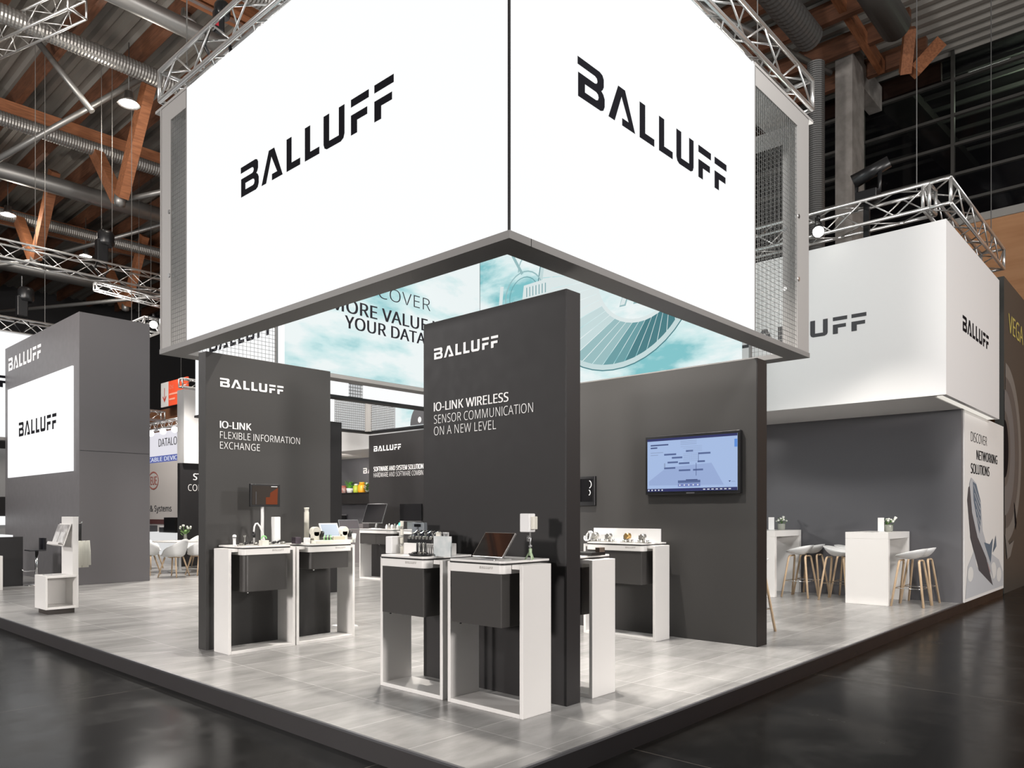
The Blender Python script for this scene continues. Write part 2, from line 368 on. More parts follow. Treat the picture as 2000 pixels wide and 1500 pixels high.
g = G(); g.face([(22.3, -12, 13.7), (22.3, 30, 13.7), (34, 30, 14.8), (34, -12, 14.8)]); g.face([(22.3, -12, 13.7), (34, -12, 14.8), (34, 30, 14.8), (22.3, 30, 13.7)])
can = struct(g.build('ceiling_canopy', M('dark canopy soffit', (.06, .065, .06), .7)))
for i in range(8):
    x = 22.9 + 1.15 * i; z = 13.66 + (x - 22.3) * .094
    G().box(x, -12, z - .12, x + .08, 30, z).build('purlin', M('pale canopy purlin', (.24, .25, .23), .6), can)
G().obox((27.5, 6.6, 13.95), (11, 0, 1.03), UY, (-.094, 0, 1), .5, .45, .14).build('canopy_beam', M('grey canopy beam', (.14, .14, .125), .7), can)
t = thing('fluorescent_lamp', 'bright fluorescent tube lamp outside above the dark glass wall', 'lamp', (24.3, 4.3, 13.75))
G().box(24.26, 3.8, 13.74, 24.34, 4.8, 13.80).build('lamp_body', WHITE2, t)
G().tube([(24.3, 3.82, 13.72), (24.3, 4.78, 13.72)], .035, 8).build('tube', emit_mat('fluorescent tube', (.95, 1, .92), 6), t)
light('POINT', (25.2, 3.4, 13.2), (25, 3, 10), 60, .3, (.85, 1, .75))
# column with bracket
t = thing('concrete_column', 'tall raw concrete column before the dark glass wall', 'column', (19.9, 6.55, -.14))
G().box(19.5, 6.36, -.14, 20.4, 6.77, 13.1).build('shaft', CONC, t)
G().box(20.4, 6.40, 12.35, 22.0, 6.73, 13.0).build('bracket', CONC, t)
G().tube([(19.5, 6.55, 12.95), (19.44, 6.55, 13.0), (19.44, 6.55, 13.1), (19.5, 6.55, 13.15)], .02, 6).build('lifting_eye', ALU, t)
def one(name, label, cat, g, m, group=None, **k):
    return tag(g.build(name, m, **k), label, cat, group)
def beam(p0, p1, a, b):
    p0, p1 = Vector(p0), Vector(p1); n = (p1 - p0); L = n.length / 2; n.normalize(); u = n.cross(Vector((0, 0, 1)) if abs(n.z) < .95 else Vector((1, 0, 0))).normalized(); v = n.cross(u)
    return G().obox((p0 + p1) / 2, u, v, n, a / 2, b / 2, L)
# glulam cross beams along the hall and double beams across
for i in range(13):
    x = 4.82 + 1.45 * i
    one('roof_beam', 'dark brown glulam cross beam under the corrugated roof', 'beam', beam((x, 5, 12.95), (x, 45, 12.95), .16, .48), GLULAMD, 'glulam cross beams under the roof deck')
for y, lab in ((15.6, 'nearest'), (24.4, 'second nearest'), (33.0, 'farthest')):
    t = thing('double_roof_beam', f'{lab} orange brown double glulam beam crossing the hall below the cross beams', 'beam', (8, y, 12.4))
    for dy in (-.17, .17): beam((-6, y + dy, 12.45), (21.8, y + dy, 12.45), .22, .5).build('glulam', GLULAM, t)
    G().box(-6, y - .05, 12.12, 21.8, y + .05, 12.16).build('light_strip_rail', ALU, t)
# V struts of timber over their steel nodes
k = 0
for x, y, lab in ((8.2, 22.2, 'timber V strut over the silver truss beside the mesh corner of the big lightbox'), (8.2, 29.7, 'timber V strut behind the long silver truss, far from the lightbox'), (8.2, 37.2, 'small timber V strut deepest in the hall behind the other struts'),
                 (12.6, 33.5, 'far timber V strut directly beside the mesh corner above the dark tower'), (4.0, 29.0, 'timber V strut cut by the picture edge above the truss')):
    t = thing('timber_v_strut', lab, 'strut', (x, y, 10.1))
    beam((x, y - .12, 10.15), (x + .1, y - 1.7, 12.7), .26, .34).build('leg', GLULAM, t)
    beam((x, y + .12, 10.15), (x - .05, y + 1.8, 12.1), .26, .34).build('leg', GLULAM, t)
    G().lathe([(.001, 9.9), (.14, 9.95), (.16, 10.1), (.14, 10.24), (.001, 10.28)], x, y, 12).build('steel_node', DUCT, t)
t = thing('timber_v_strut', 'timber V strut right of the concrete column at the top edge', 'strut', (19.6, 5.2, 12))
beam((19.65, 5.2, 11.9), (19.1, 4.95, 12.6), .24, .3).build('leg', GLULAM, t); beam((19.75, 5.05, 11.9), (20.2, 4.6, 12.6), .24, .3).build('leg', GLULAM, t)
one('roof_beam', 'orange glulam beam running onto the concrete column bracket', 'beam', beam((16.0, 6.0, 13.05), (20.6, 6.0, 12.75), .16, .3), GLULAM)
# steel tie tubes
def pt(*a): return G().tube(list(a), .075, 8)
for lab, p in (('long grey steel tie tube slanting up behind the bright hall lamp', ((4.95, 22.8, 9.95), (7.9, 20.0, 12.5))),
               ('dark steel tie tube running down from the roof to the timber strut node', ((5.63, 20.7, 12.9), (6.75, 20.0, 11.2))),
               ('grey steel tie tube joining the strut node to the mesh corner side', ((8.3, 22.3, 10.15), (13.5, 20.6, 12.6))),
               ('slim steel tie tube behind the black chain hoist', ((8.2, 29.6, 10.1), (13.0, 26.5, 12.4))),
               ('steel tie tube low behind the long silver truss', ((4.5, 37, 10.1), (8.2, 29.7, 10.1))),
               ('steel tie tube low above the dark tower roof', ((8.2, 37.2, 9.6), (13.2, 29.6, 10.0))),
               ('grey steel tube reaching the concrete column top', ((13.2, 7.4, 11.4), (19.5, 6.9, 12.5)))):
    one('tie_tube', lab, 'steel tube', pt(*p), DUCT)
def ribbed(x0, x1, y, z, r, step=.07):
    pr = []; x = x0; i = 0; g = G(); n = 18; base = 0
    while x <= x1: pr.append((r + (.008 if i % 2 else -.004), x)); x += step / 2; i += 1
    for rr, xx in pr:
        for k in range(n):
            a = 2 * PI * k / n; g.v.append((xx, y + rr * math.cos(a), z + rr * math.sin(a)))
    for j in range(len(pr) - 1):
        for k in range(n):
            a = j * n + k; b = j * n + (k + 1) % n; g.f.append((a, b, b + n, a + n)); g.m.append(0); g.s.append(False)
    return g
one('ribbed_duct', 'ribbed spiral air duct passing just left of the big lightbox truss, below the smooth pipe', 'duct', ribbed(2, 10.5, 18.8, 12.0, .19), DUCT)
one('ribbed_duct', 'ribbed air duct behind the timber strut beside the mesh corner', 'duct', ribbed(2, 14, 23.8, 12.0, .19), DUCT)
one('ribbed_duct', 'thin ribbed air duct far behind the long silver truss', 'duct', ribbed(2, 19, 31.4, 12.0, .2), DUCT)
one('ribbed_duct', 'ribbed air duct at the top edge behind the big lightbox truss', 'duct', ribbed(6, 12, 14.3, 12.0, .22), DUCT)
one('smooth_duct', 'smooth grey pipe under the roof behind the left lightbox truss end', 'duct', G().tube([(3, 16.4, 12), (12, 16.4, 12)], .19, 20), DUCT)
one('smooth_duct', 'thick smooth grey duct crossing behind the bottom of the timber strut', 'duct', G().tube([(1, 27.4, 12), (16, 27.4, 12)], .27, 20), DUCT)
one('smooth_duct', 'low smooth duct showing between the two silver trusses', 'duct', G().tube([(2, 37.5, 12), (22, 37.5, 12)], .3, 20), DUCT)
one('ribbed_duct', 'dark ribbed duct ending in the air beside the lightbox truss end', 'duct', ribbed(11, 17.1, 6.5, 12.1, .29, .14), DUCTD)
one('smooth_duct', 'fat grey duct hanging before the concrete column bracket', 'duct', G().tube([(14, 4.95, 12.1), (18.0, 4.95, 12.1)], .31, 24), DUCTD)
g = ribbed(0, 12.0, 0, 0, .19, .05); g.v = [(17.75 + b, 6.6 + c, a - .14) for a, b, c in g.v]
one('vertical_duct', 'tall dark vertical duct standing left of the concrete column', 'duct', g, DUCTD)
# high bay lamps
for x, y, z, lab in ((7.3, 19.2, 11.3, 'glaring hall lamp next to the timber strut, the highest one'), (7.3, 29.3, 11.3, 'glaring hall lamp at the picture edge above the silver truss'),
                     (10.5, 31.8, 11.3, 'small bright hall lamp beside the black chain hoist'), (7.7, 17.0, 12.5, 'small white unlit hall lamp on a cross beam behind the lightbox truss')):
    t = thing('high_bay_lamp', lab, 'lamp', (x, y, z))
    G().lathe([(.10, z + .3), (.12, z + .12), (.26, z), (.24, z), (.1, z + .1)], x, y, 16).build('reflector', ALU, t)
    G().lathe([(.001, z + .02), (.22, z + .02), (.22, z + .03), (.001, z + .03)], x, y, 16).build('lens', emit_mat('lamp lens', (1, .96, .86), 14) if 'glaring' in lab or 'bright' in lab else WHITE2, t)
    G().tube([(x, y, z + .3), (x, y, 12.8)], .012, 6).build('rod', DUCTD, t)
    if 'glaring' in lab: light('POINT', (x, y, z - .15), (x, y, 0), 160, .2, (1, .93, .82))
# ---------------------------------------------------------------- lighting trusses
def truss(lab, p0, p1, s=.34, name='lighting_truss', ends=True, pitch=None):
    p0, p1 = Vector(p0), Vector(p1); d = p1 - p0; L = d.length; d.normalize(); u = d.cross(Vector((0, 0, 1))).normalized() * s / 2; v = Vector((0, 0, s / 2))
    t = thing(name, lab, 'truss', p0)
    cs = [(1, 1), (1, -1), (-1, -1), (-1, 1)]
    for a, b in cs: G().tube([p0 + u * a + v * b, p1 + u * a + v * b], .026, 8).build('chord', ALUB, t)
    g = G(); n = max(2, round(L / (pitch or s * 1.25))); h = L / n
    for f in range(4):
        A = cs[f]; B_ = cs[(f + 1) % 4]
        for i in range(n):
            a0, a1 = (A, B_) if i % 2 else (B_, A)
            g.tube([p0 + d * h * i + u * a0[0] + v * a0[1], p0 + d * h * (i + 1) + u * a1[0] + v * a1[1]], .011, 6)
        for e in (0, L): g.tube([p0 + d * e + u * A[0] + v * A[1], p0 + d * e + u * B_[0] + v * B_[1]], .024, 6)
    g.build('bracing', ALUB, t); return t
truss('silver box truss over the luminous lightbox side that faces the dark tower', (3.86, 3.38, 6.28), (3.86, 8.82, 6.28))
truss('silver box truss over the luminous lightbox side that faces the open dark hall floor', (3.6, 3.52, 6.28), (8.9, 3.52, 6.28))
truss('silver truss over the white fascia, on its longer side facing the big lightbox', (11.72, 2.75, 5.76), (11.72, 8.4, 5.76))
truss('silver truss over the white fascia, on its end above the space travel banner', (11.55, 2.66, 5.76), (15.3, 2.66, 5.76))
truss('long silver truss hanging in the hall above the dark tower', (1.0, 20.4, 7.45), (9.9, 20.4, 7.45), .4)
truss('silver truss over the far lightbox behind the dark tower', (1.0, 21.3, 5.92), (7.2, 21.3, 5.92), .34)
truss('short silver truss high under the roof at the upper picture corner', (4.62, 20.6, 12.0), (5.55, 17.3, 12.0), .4)
truss('short silver truss carrying the starry spotlight behind the dark tower', (6.9, 16.9, 5.5), (6.9, 21.0, 5.5), .3)
truss('thin distant truss below the long silver truss', (9.2, 27, 8.9), (12.6, 27, 8.7), .25)
truss('distant truss end in the gap beside the dark tower', (9.0, 26.5, 4.75), (11.2, 26.5, 4.75), .3)
truss('little truss above the pale fascia in the gap', (10.7, 24, 5.55), (12.4, 24, 5.55), .26)
truss('distant truss over the white booth front with the blue stripe', (12.35, 27.3, 4.75), (12.35, 31.5, 4.75), .26)
# suspension cables
def cable(lab, x, y, z0, z1=13.1, r=.008): return one('suspension_cable', lab, 'cable', G().tube([(x, y, z0), (x, y, z1)], r, 5), DUCTD if x > 9.9 else DUCT)
cable('thin vertical cable holding the long truss at the picture edge', 5.64, 20.4, 7.65)
cable('thin vertical cable holding the truss over the far lightbox', 6.1, 21.3, 6.1)
cable('thin cable rising from the black chain hoist', 7.1, 20.4, 8.6)
cable('thin cable with a hook beside the timber strut', 7.35, 20.4, 7.6)
cable('thin cable falling to the small black projector', 7.9, 20.6, 6.3)
cable('thin cable at the lightbox truss end near the smooth pipe', 3.86, 8.5, 6.45)
cable('thin cable behind the lightbox truss near the dark ribbed duct', 9.3, 4.2, 6.4)
cable('thin cable of the distant truss below the long silver truss', 11.0, 27, 8.9)
cable('thin cable of the distant truss end beside the dark tower', 10.4, 26.5, 4.9)
cable('thin cable of the little truss above the pale fascia', 11.2, 24, 5.7)
cable('thin cable holding the red and white hall sign', 13.03, 29.2, 6.6)
cable('thin cable holding the second lightbox behind the big one', 7.2, 10.6, 5.85)
cable('thin cable before the dark windows right of the concrete column', 11.72, 2.95, 5.93)
cable('thin cable at the far edge beside the wooden wall', 15.2, 2.66, 5.93)
def hoist(lab, x, y, z, s=1.0, red=False):
    t = thing('chain_hoist', lab, 'hoist', (x, y, z))
    G().box(x - .13 * s, y - .10 * s, z, x + .13 * s, y + .10 * s, z + .55 * s).build('body', BLACK, t, .02)
    G().lathe([(.16 * s, z + .42 * s), (.2 * s, z + .5 * s), (.2 * s, z + .72 * s), (.15 * s, z + .8 * s)], x + .1 * s, y, 12).build('chain_bag', BLACK, t)
    G().tube([(x, y, z + .5 * s), (x, y, z + 1.1 * s)], .012, 5).build('hook_chain', CHROME, t)
    G().tube([(x - .1, y, z), (x - .16, y, z - .2), (x, y, z - .42), (x + .16, y, z - .2), (x + .1, y, z)], .02, 6).build('sling', BLACK, t)
    if red: G().box(x - .14 * s, y - .11 * s, z + .1 * s, x - .02, y + .02, z + .22 * s).build('red_badge', M('red badge', (.6, .03, .05), .4), t)
hoist('big black chain hoist standing over the long silver truss', 7.1, 20.4, 7.7)
hoist('black chain hoist over the truss of the far lightbox', 5.6, 21.3, 6.2, .9)
hoist('black chain hoist with a red badge on the lightbox truss near its mesh end', 3.86, 7.75, 6.52, .42, True)
hoist('black chain hoist on the lightbox truss close to the picture top', 5.5, 3.52, 6.52, .42)
def spotlamp(lab, x, y, z, aim, on=True, power=0):
    t = thing('spotlight', lab, 'spotlight', (x, y, z)); a = (Vector(aim) - Vector((x, y, z))).normalized(); c = Vector((x, y, z))
    G().tube([c - a * .16, c + a * .10], .07, 14, r1=.085).build('housing', BLACK, t)
    G().tube([c + a * .101, c + a * .106], .078, 14).build('lens', emit_mat('spotlight lens', (1, .98, .92), 40) if on else GLASSB, t)
    g = G(); g.tube([(x - .11, y, z), (x - .11, y, z + .15), (x + .11, y, z + .15), (x + .11, y, z)], .012, 6); g.tube([(x, y, z + .15), (x, y, z + .22)], .03, 8); g.build('yoke', BLACK, t)
    if power: light('SPOT', c + a * .2, aim, power, .06, (1, .96, .9), 95, .6)
spotlamp('glaring spotlight clamped under the truss over the white fascia', 11.45, 4.22, 5.62, (3.2, 1.2, .8), True, 420)
spotlamp('glaring spotlight on the truss behind the dark tower', 6.9, 16.8, 5.5, (2.0, 5.2, .8), True, 420)
# moving head lamp
t = thing('moving_head_lamp', 'black moving head stage lamp standing on the white fascia truss', 'stage lamp', (11.72, 3.6, 5.93))
G().box(11.6, 3.45, 5.95, 11.84, 3.75, 6.1).build('base', BLACK, t, .01)
G().tube([(11.72, 3.44, 6.4), (11.72, 3.44, 6.1), (11.72, 3.76, 6.1), (11.72, 3.76, 6.4)], .035, 8).build('yoke', BLACK, t)
G().tube([(11.76, 3.32, 6.48), (11.70, 3.80, 6.30)], .085, 14, r1=.105).build('head', BLACK, t)
G().box(11.70, 3.58, 5.4, 11.76, 3.66, 5.95).build('hanging_cable_loom', BLACK, t)
t = thing('projector', 'small black projector hanging above the dark tower roof', 'projector', (7.9, 20.6, 6.1))
G().box(7.7, 20.4, 6.1, 8.2, 20.8, 6.3).build('body', BLACK, t, .02); G().tube([(7.9, 20.4, 6.2), (7.9, 20.36, 6.2)], .06, 12).build('lens', GLASSB, t)
# ---------------------------------------------------------------- big hanging lightbox
X0, X1, Y0, Y1, Z0, Z1 = 3.6, 8.68, 3.3, 8.6, 3.2, 5.89
def wire(g, o, u, v, nu, nv, su, sv, r=.0022):
    o, u, v = Vector(o), Vector(u), Vector(v)
    for i in range(nu + 1): a = o + u * (su * i / nu); g.tube([a, a + v * sv], r, 4, caps=False)
    for j in range(nv + 1): a = o + v * (sv * j / nv); g.tube([a, a + u * su], r, 4, caps=False)
    return g
L = thing('hanging_lightbox', 'huge glowing white lightbox with black lettering hanging over the stand', 'lightbox', (X0, Y0, Z0))
f = G().box(X0, Y0 + .012, Z0 + .02, X0 + .05, 7.93, Z1).build('luminous_cloth', GLOW, L); f['label'] = 'glowing white cloth facing the dark tower'
G().logo((X0 - .004, 6.775, 4.40), NY, UZ, .2855).build('logo_lettering', INK, f)
f = G().box(X0 + .012, Y0, Z0 + .02, 7.24, Y0 + .05, Z1).build('luminous_cloth', GLOW, L); f['label'] = 'glowing white cloth facing the open hall floor'
G().logo((4.32, Y0 - .004, 4.38), UX, UZ, .2855).build('logo_lettering', INK, f)
G().box(X0 - .002, Y0 - .002, Z0, X0 + .012, Y0 + .012, Z1).build('corner_seam', BLACK, L)
for a in ((X0, Y0, X0 + .215, Y1), (X0 + .215, Y0, X1, Y0 + .215), (X0 + .215, Y1 - .215, X1, Y1), (X1 - .215, Y0 + .215, X1, Y1 - .215)):
    G().box(a[0] - .003, a[1] - .003, Z0 - .035, a[2] + .003, a[3] + .003, Z0 + .018).build('bottom_frame', GREYF, L)
sk1 = sky_print('cloud print with slogan', .44, .62, .95, 1.3); sk2 = sky_print('cloud print with engine', .45, .62, .95, 5.2)
f = G().box(5.05, 8.38, Z0 + .02, 8.48, 8.42, Z1).build('picture_cloth', sk1, L); f['label'] = 'backlit cloud picture with the slogan'
yy = 8.376
for tx, x, z, h, wd, of in (('DISCOVER', 6.02, 4.36, .175, 1.40, -.006), ('MORE VALUE IN', 5.70, 4.055, .175, 1.99, .012), ('YOUR DATA', 5.92, 3.85, .165, 1.40, .012)): G().text(tx, (x, yy, z), UX, UZ, h, wd, of).build('slogan_line', INK, f)
f = G().box(8.46, 4.03, Z0 + .02, 8.50, 8.38, Z1).build('picture_cloth', sk2, L); f['label'] = 'backlit cloud picture with a jet engine'
xx = 8.455; tealm = [emit_mat('engine print tone %d' % i, c, .9) for i, c in enumerate(((.78, .87, .87), (.60, .75, .76), (.34, .54, .56), (.16, .36, .39), (.075, .22, .25)))]
ci, ri, co, ro = (5.45, 4.60), .70, (5.85, 4.65), 1.25
def P2(c, r, a): return (-(c[0] + r * math.cos(a)), c[1] + r * math.sin(a))
g = G(); N = 44
for i in range(N):
    a0, a1 = PI + 2 * PI * i / N, PI + 2 * PI * (i + .93) / N
    sh = math.cos((a0 % (2 * PI)) - PI * 1.30); k = 4 if sh > .90 else 3 if sh > .72 else 2 if sh > .42 else 1 if sh > .0 else 0
    g.flat([P2(ci, ri, a0), P2(co, ro, a0), P2(co, ro, a1), P2(ci, ri, a1)], (xx, 0, 0), NY, UZ, m=k)
g.build('engine_intake_print', tealm, f)
g = G()
for c, r0, r1, m in ((co, ro, ro + .07, 1), (ci, ri - .05, ri, 0), (co, ro + .07, ro + .085, 4)):
    for i in range(48):
        a0, a1 = 2 * PI * i / 48, 2 * PI * (i + 1) / 48
        g.flat([P2(c, r0, a0), P2(c, r1, a0), P2(c, r1, a1), P2(c, r0, a1)], (xx - .002, 0, 0), NY, UZ, m=m)
g.build('engine_rim_print', tealm, f)
g = G()
for k in range(4):
    y = 5.75 - .22 * k; pts = [(-(y), 4.15), (-(y - .10), 4.15), (-(y - .32), 4.75), (-(y - .22), 4.75)]
    g.flat(pts, (xx - .001, 0, 0), NY, UZ, m=2); q = [(a + .015 * (1 if i in (0, 3) else -1), b + (.02 if i < 2 else -.02)) for i, (a, b) in enumerate(pts)]; g.flat(q, (xx - .003, 0, 0), NY, UZ, m=0)
def ring2(g, y, z, r, t, m, k=28, a0=0, a1=2 * PI):
    for i in range(k):
        p, q = a0 + (a1 - a0) * i / k, a0 + (a1 - a0) * (i + 1) / k
        g.flat([(-y + r * math.cos(p), z + r * math.sin(p)), (-y + (r + t) * math.cos(p), z + (r + t) * math.sin(p)), (-y + (r + t) * math.cos(q), z + (r + t) * math.sin(q)), (-y + r * math.cos(q), z + r * math.sin(q))], (xx - .004, 0, 0), NY, UZ, m=m)
# the little white space probe drawn on the clouds
ring2(g, 7.45, 4.62, .36, .02, 2); ring2(g, 7.45, 4.62, .28, .012, 3); ring2(g, 7.3, 5.0, .25, .02, 2, 16, 0, PI)
g.flat([(-7.5, 4.45), (-6.95, 4.50), (-6.9, 4.8), (-7.45, 4.78)], (xx - .005, 0, 0), NY, UZ, m=0)
for i in range(7): g.flat([(-7.4 + .06 * i, 4.6), (-7.385 + .06 * i, 4.6), (-7.385 + .06 * i, 4.74), (-7.4 + .06 * i, 4.74)], (xx - .006, 0, 0), NY, UZ, m=3)
g.flat([(-7.55, 4.38), (-7.0, 4.44), (-7.0, 4.49), (-7.3, 4.45), (-7.55, 4.43)], (xx - .006, 0, 0), NY, UZ, m=4)
g.flat([(-7.5, 4.95), (-7.46, 4.97), (-7.86, 5.62), (-7.9, 5.60)], (xx - .005, 0, 0), NY, UZ, m=2)
g.flat([(-7.93, 5.55), (-7.80, 5.48), (-7.84, 5.70), (-7.95, 5.72)], (xx - .006, 0, 0), NY, UZ, m=4)
g.flat([(-8.0, 4.20), (-7.93, 4.2), (-7.86, 4.85), (-7.93, 4.86)], (xx - .005, 0, 0), NY, UZ, m=0)
for a, b in ((-8.05, 4.1), (-7.75, 4.05), (-7.6, 4.15)): g.flat([(a, b), (a + .07, b + .05), (a + .12, b + .3), (a + .03, b + .26)], (xx - .005, 0, 0), NY, UZ, m=1)
g.build('space_probe_print', tealm, f)
G().box(8.455, 8.376, Z0 + .02, 8.47, 8.388, Z1).build('corner_seam', INKG, L)
# open mesh corners with solid plates
def corner(o, u, su, st, hz=.19):
    """mesh field from o along u, solid strip st wide at its end"""
    o, u = Vector(o), Vector(u); n = u.cross(Vector((0, 0, 1))); H = Z1 - Z0
    g = G(); g.obox(o + u * (su + st) / 2 + Vector((0, 0, H - hz / 2)), u, UZ, n, (su + st) / 2, hz / 2, .012)
    g.obox(o + u * (su + st / 2) + Vector((0, 0, (H - hz) / 2)), u, UZ, n, st / 2, (H - hz) / 2, .012)
    pl = g.build('corner_plate', GREYL, L)
    b = G()
    for z in (.8, 1.5): b.tube([tuple(o + u * (su + .03) + Vector((0, 0, z)) - n * .02), tuple(o + u * (su + .03) + Vector((0, 0, z)) + n * .02)], .025, 8)
    b.build('fixing_bolt', ALU, pl)
    wire(G(), o + Vector((0, 0, .02)), u, UZ, max(4, round(su / .05)), round((H - hz) / .05), su, H - hz - .02).build('mesh_field', WIRE, L)
    G().obox(o + Vector((0, 0, H / 2)), u, UZ, n, .012, H / 2, .02).build('post', GREYF, L)
corner((7.252, Y0 + .02, Z0), UX, 1.10, .33); corner((X0 + .02, 7.942, Z0), UY, .40, .26)
corner((X1 - .02, 4.0, Z0), NY, .40, .26); corner((5.03, Y1 - .02, Z0), NX, 1.10, .33)
G().box(7.25, Y0, Z1, X1 + .12, Y0 + .5, Z1 + .03).build('top_cover_plate', GREYL, L); G().box(X0, 7.94, Z1, X0 + .5, Y1 + .12, Z1 + .03).build('top_cover_plate', GREYL, L)
# ---------------------------------------------------------------- second and far lightboxes
L = thing('hanging_lightbox', 'second glowing lightbox hanging behind the big one, seen below its cloud picture', 'lightbox', (6.45, 9.84, 3.2))
DIM = emit_mat('added mesh backing glow', (.9, .92, .94), .62)  # for glowing sheets added behind the mesh fields to brighten them
f = G().box(6.45, 9.86, 3.22, 6.5, 13.85, 5.85).build('luminous_cloth', GLOW, L); G().logo((6.446, 13.3, 4.30), NY, UZ, .275).build('logo_lettering', INK, f)
G().box(6.47, 9.84, 3.22, 7.02, 9.88, 5.85).box(7.30, 9.84, 3.22, 10.5, 9.88, 5.85).build('luminous_cloth', GLOW, L)
wire(G(), (7.02, 9.86, 3.22), UX, UZ, 6, 52, .28, 2.6, .005).build('mesh_field', WIRE, L); G().box(7.02, 9.9, 3.22, 7.3, 9.92, 5.85).build('mesh_backing_glow', DIM, L)
for a in ((6.45, 9.84, 6.65, 13.9), (6.65, 9.84, 10.5, 10.04), (6.65, 13.7, 10.5, 13.9), (10.3, 10.04, 10.5, 13.7)): G().box(a[0], a[1], 3.175, a[2], a[3], 3.215).build('bottom_frame', DARK2, L)
f = G().box(6.66, 13.66, 3.22, 9.38, 13.7, 5.85).build('luminous_cloth', GLOW, L); G().box(9.38, 13.70, 3.22, 10.3, 13.72, 5.85).build('mesh_backing_glow', DIM, L); G().box(10.31, 12.7, 3.22, 10.33, 13.7, 5.85).build('mesh_backing_glow', DIM, L)
f = G().box(10.26, 9.95, 3.22, 10.3, 12.7, 5.85).build('picture_cloth', sky_print('pale print of the second lightbox', .56, .74, .95, 9.1), L)
g = G(); g.flat([(-11.9 + .30 * math.cos(a), 3.22 + .40 * math.sin(a)) for a in [PI * i / 20 for i in range(21)]], (10.25, 0, 0), NY, UZ, m=0)
g.flat([(-11.9 + .05 * math.cos(a), 3.32 + .06 * math.sin(a)) for a in [2 * PI * i / 12 for i in range(12)]], (10.246, 0, 0), NY, UZ, m=1)
g.flat([(-11.6, 3.5), (-10.4, 4.6), (-10.4, 3.22), (-11.58, 3.22)], (10.252, 0, 0), NY, UZ, m=2); g.flat([(-11.62, 3.6), (-11.52, 3.6), (-11.45, 4.6), (-11.7, 4.6)], (10.251, 0, 0), NY, UZ, m=3)
g.build('wheel_print', [INKG, PALE, tealm[1], tealm[2]], f)
wire(G(), (10.28, 13.66, 3.22), NY, UZ, 16, 52, .9, 2.6, .006).build('mesh_field', WIRE, L); wire(G(), (9.4, 13.68, 3.22), UX, UZ, 16, 52, .85, 2.6, .006).build('mesh_field', WIRE, L)
G().box(10.2, 13.58, 3.2, 10.3, 13.7, 5.85).build('post', GREYL, L)
L = thing('hanging_lightbox', 'glowing lightbox far behind the dark tower, mostly hidden by it', 'lightbox', (1.5, 21, 3.2))
f = G().box(1.5, 21, 3.2, 8.0, 21.06, 5.7).build('luminous_cloth', GLOW, L); G().logo((3.02, 20.994, 4.38), UX, UZ, .28).build('logo_lettering', INK, f)
G().box(1.5, 21, 3.13, 8.0, 21.3, 3.2).build('bottom_frame', GREYF, L); G().box(1.5, 21.06, 3.2, 1.56, 24, 5.7).build('side_cloth', GLOW, L)
w_ = thing('exhibition_wall', 'grey partition wall under the far lightbox behind the dark tower', 'wall', (3, 22, 0))
G().box(1.5, 22.0, 0, 8, 22.1, 3.0).build('panel', M('mid grey panel', (.28, .28, .28), .5), w_); G().box(1.5, 21.9, 1.1, 8, 22.0, 1.32).build('light_ledge', GLOW, w_); G().box(1.5, 21.95, 1.32, 8, 22.0, 1.8).build('dark_band', DARK2, w_)
# white fascia box beyond the stand
L = thing('fascia_box', 'wide white suspended fascia over the bar tables with dark lettering', 'fascia', (11.53, 2.54, 3.0))
f = G().box(11.53, 2.54, 3.0, 11.6, 19.4, 5.38).build('fascia_panel', WHITE2, L); f['label'] = 'long white panel facing the big lightbox'
G().logo((11.526, 5.58, 4.05), NY, UZ, .25).build('logo_lettering', INKG, f)
f = G().box(11.6, 2.54, 3.0, 15.2, 2.6, 5.38).build('fascia_panel', WHITE2, L); f['label'] = 'short white panel above the banner'
G().logo((12.49, 2.536, 4.04), UX, UZ, .225).build('logo_lettering', INK, f)
G().box(11.6, 2.72, 3.0, 13.3, 19.4, 3.04).build('soffit', M('grey soffit', (.74, .72, .71), .6), L)
G().box(11.75, 2.60, 3.0, 15.15, 2.70, 3.02).build('lit_underside', emit_mat('painted underside light', (1, .95, .86), .8), L)  # lit underside strip; the light on it is put in as emission
# dark cabin wall with banner
W = thing('exhibition_cabin', 'dark cabin wall behind the bar tables with a white space travel banner at its end', 'cabin', (13.3, 2.72, 0))
G().box(13.3, 2.72, 0, 13.4, 19.4, 3.0).build('front_wall', DARKB, W)
bn = G().box(13.4, 2.70, .0, 16.56, 2.76, 3.0).build('banner', M('banner cloth', (.86, .85, .83), .6), W); bn['label'] = 'white banner with slogan and a space plane'
yb = 2.696; g = G()
g.text('DISCOVER', (13.84, yb, 2.54), UX, UZ, .155, 1.22, -.012); g.text('NETWORKING', (14.25, yb, 2.27), UX, UZ, .155, 1.70, .008); g.text('SOLUTIONS', (13.84, yb, 2.03), UX, UZ, .16, 1.42, .008); g.build('slogan_lettering', INK, bn)
O = (0, yb, 0); g = G()
tones = [M('plane print dark', (.07, .07, .08), .6), M('plane print light', (.52, .54, .57), .6), M('plane print blue', (.12, .17, .23), .6), M('plane print cloud', (.58, .60, .63), .6), M('plane print rose', (.5, .36, .36), .6), M('plane print white', (.82, .82, .8), .6)]
g.flat([(13.62, .55), (14.3, .9), (15.1, .75), (16.1, .55), (16.5, .3), (16.5, .05), (13.45, .05)], O, UX, UZ, m=3)
g.flat([(14.7, .42), (15.1, .55), (15.4, .42), (15.1, .25)], (0, yb - .001, 0), UX, UZ, m=4)
for a, b, r in ((13.8, .42, .2), (14.4, .62, .22), (15.6, .38, .25), (16.1, .28, .22)): g.flat([(a + r * math.cos(t), b + r * .6 * math.sin(t)) for t in [2 * PI * i / 14 for i in range(14)]], (0, yb - .0015, 0), UX, UZ, m=5)
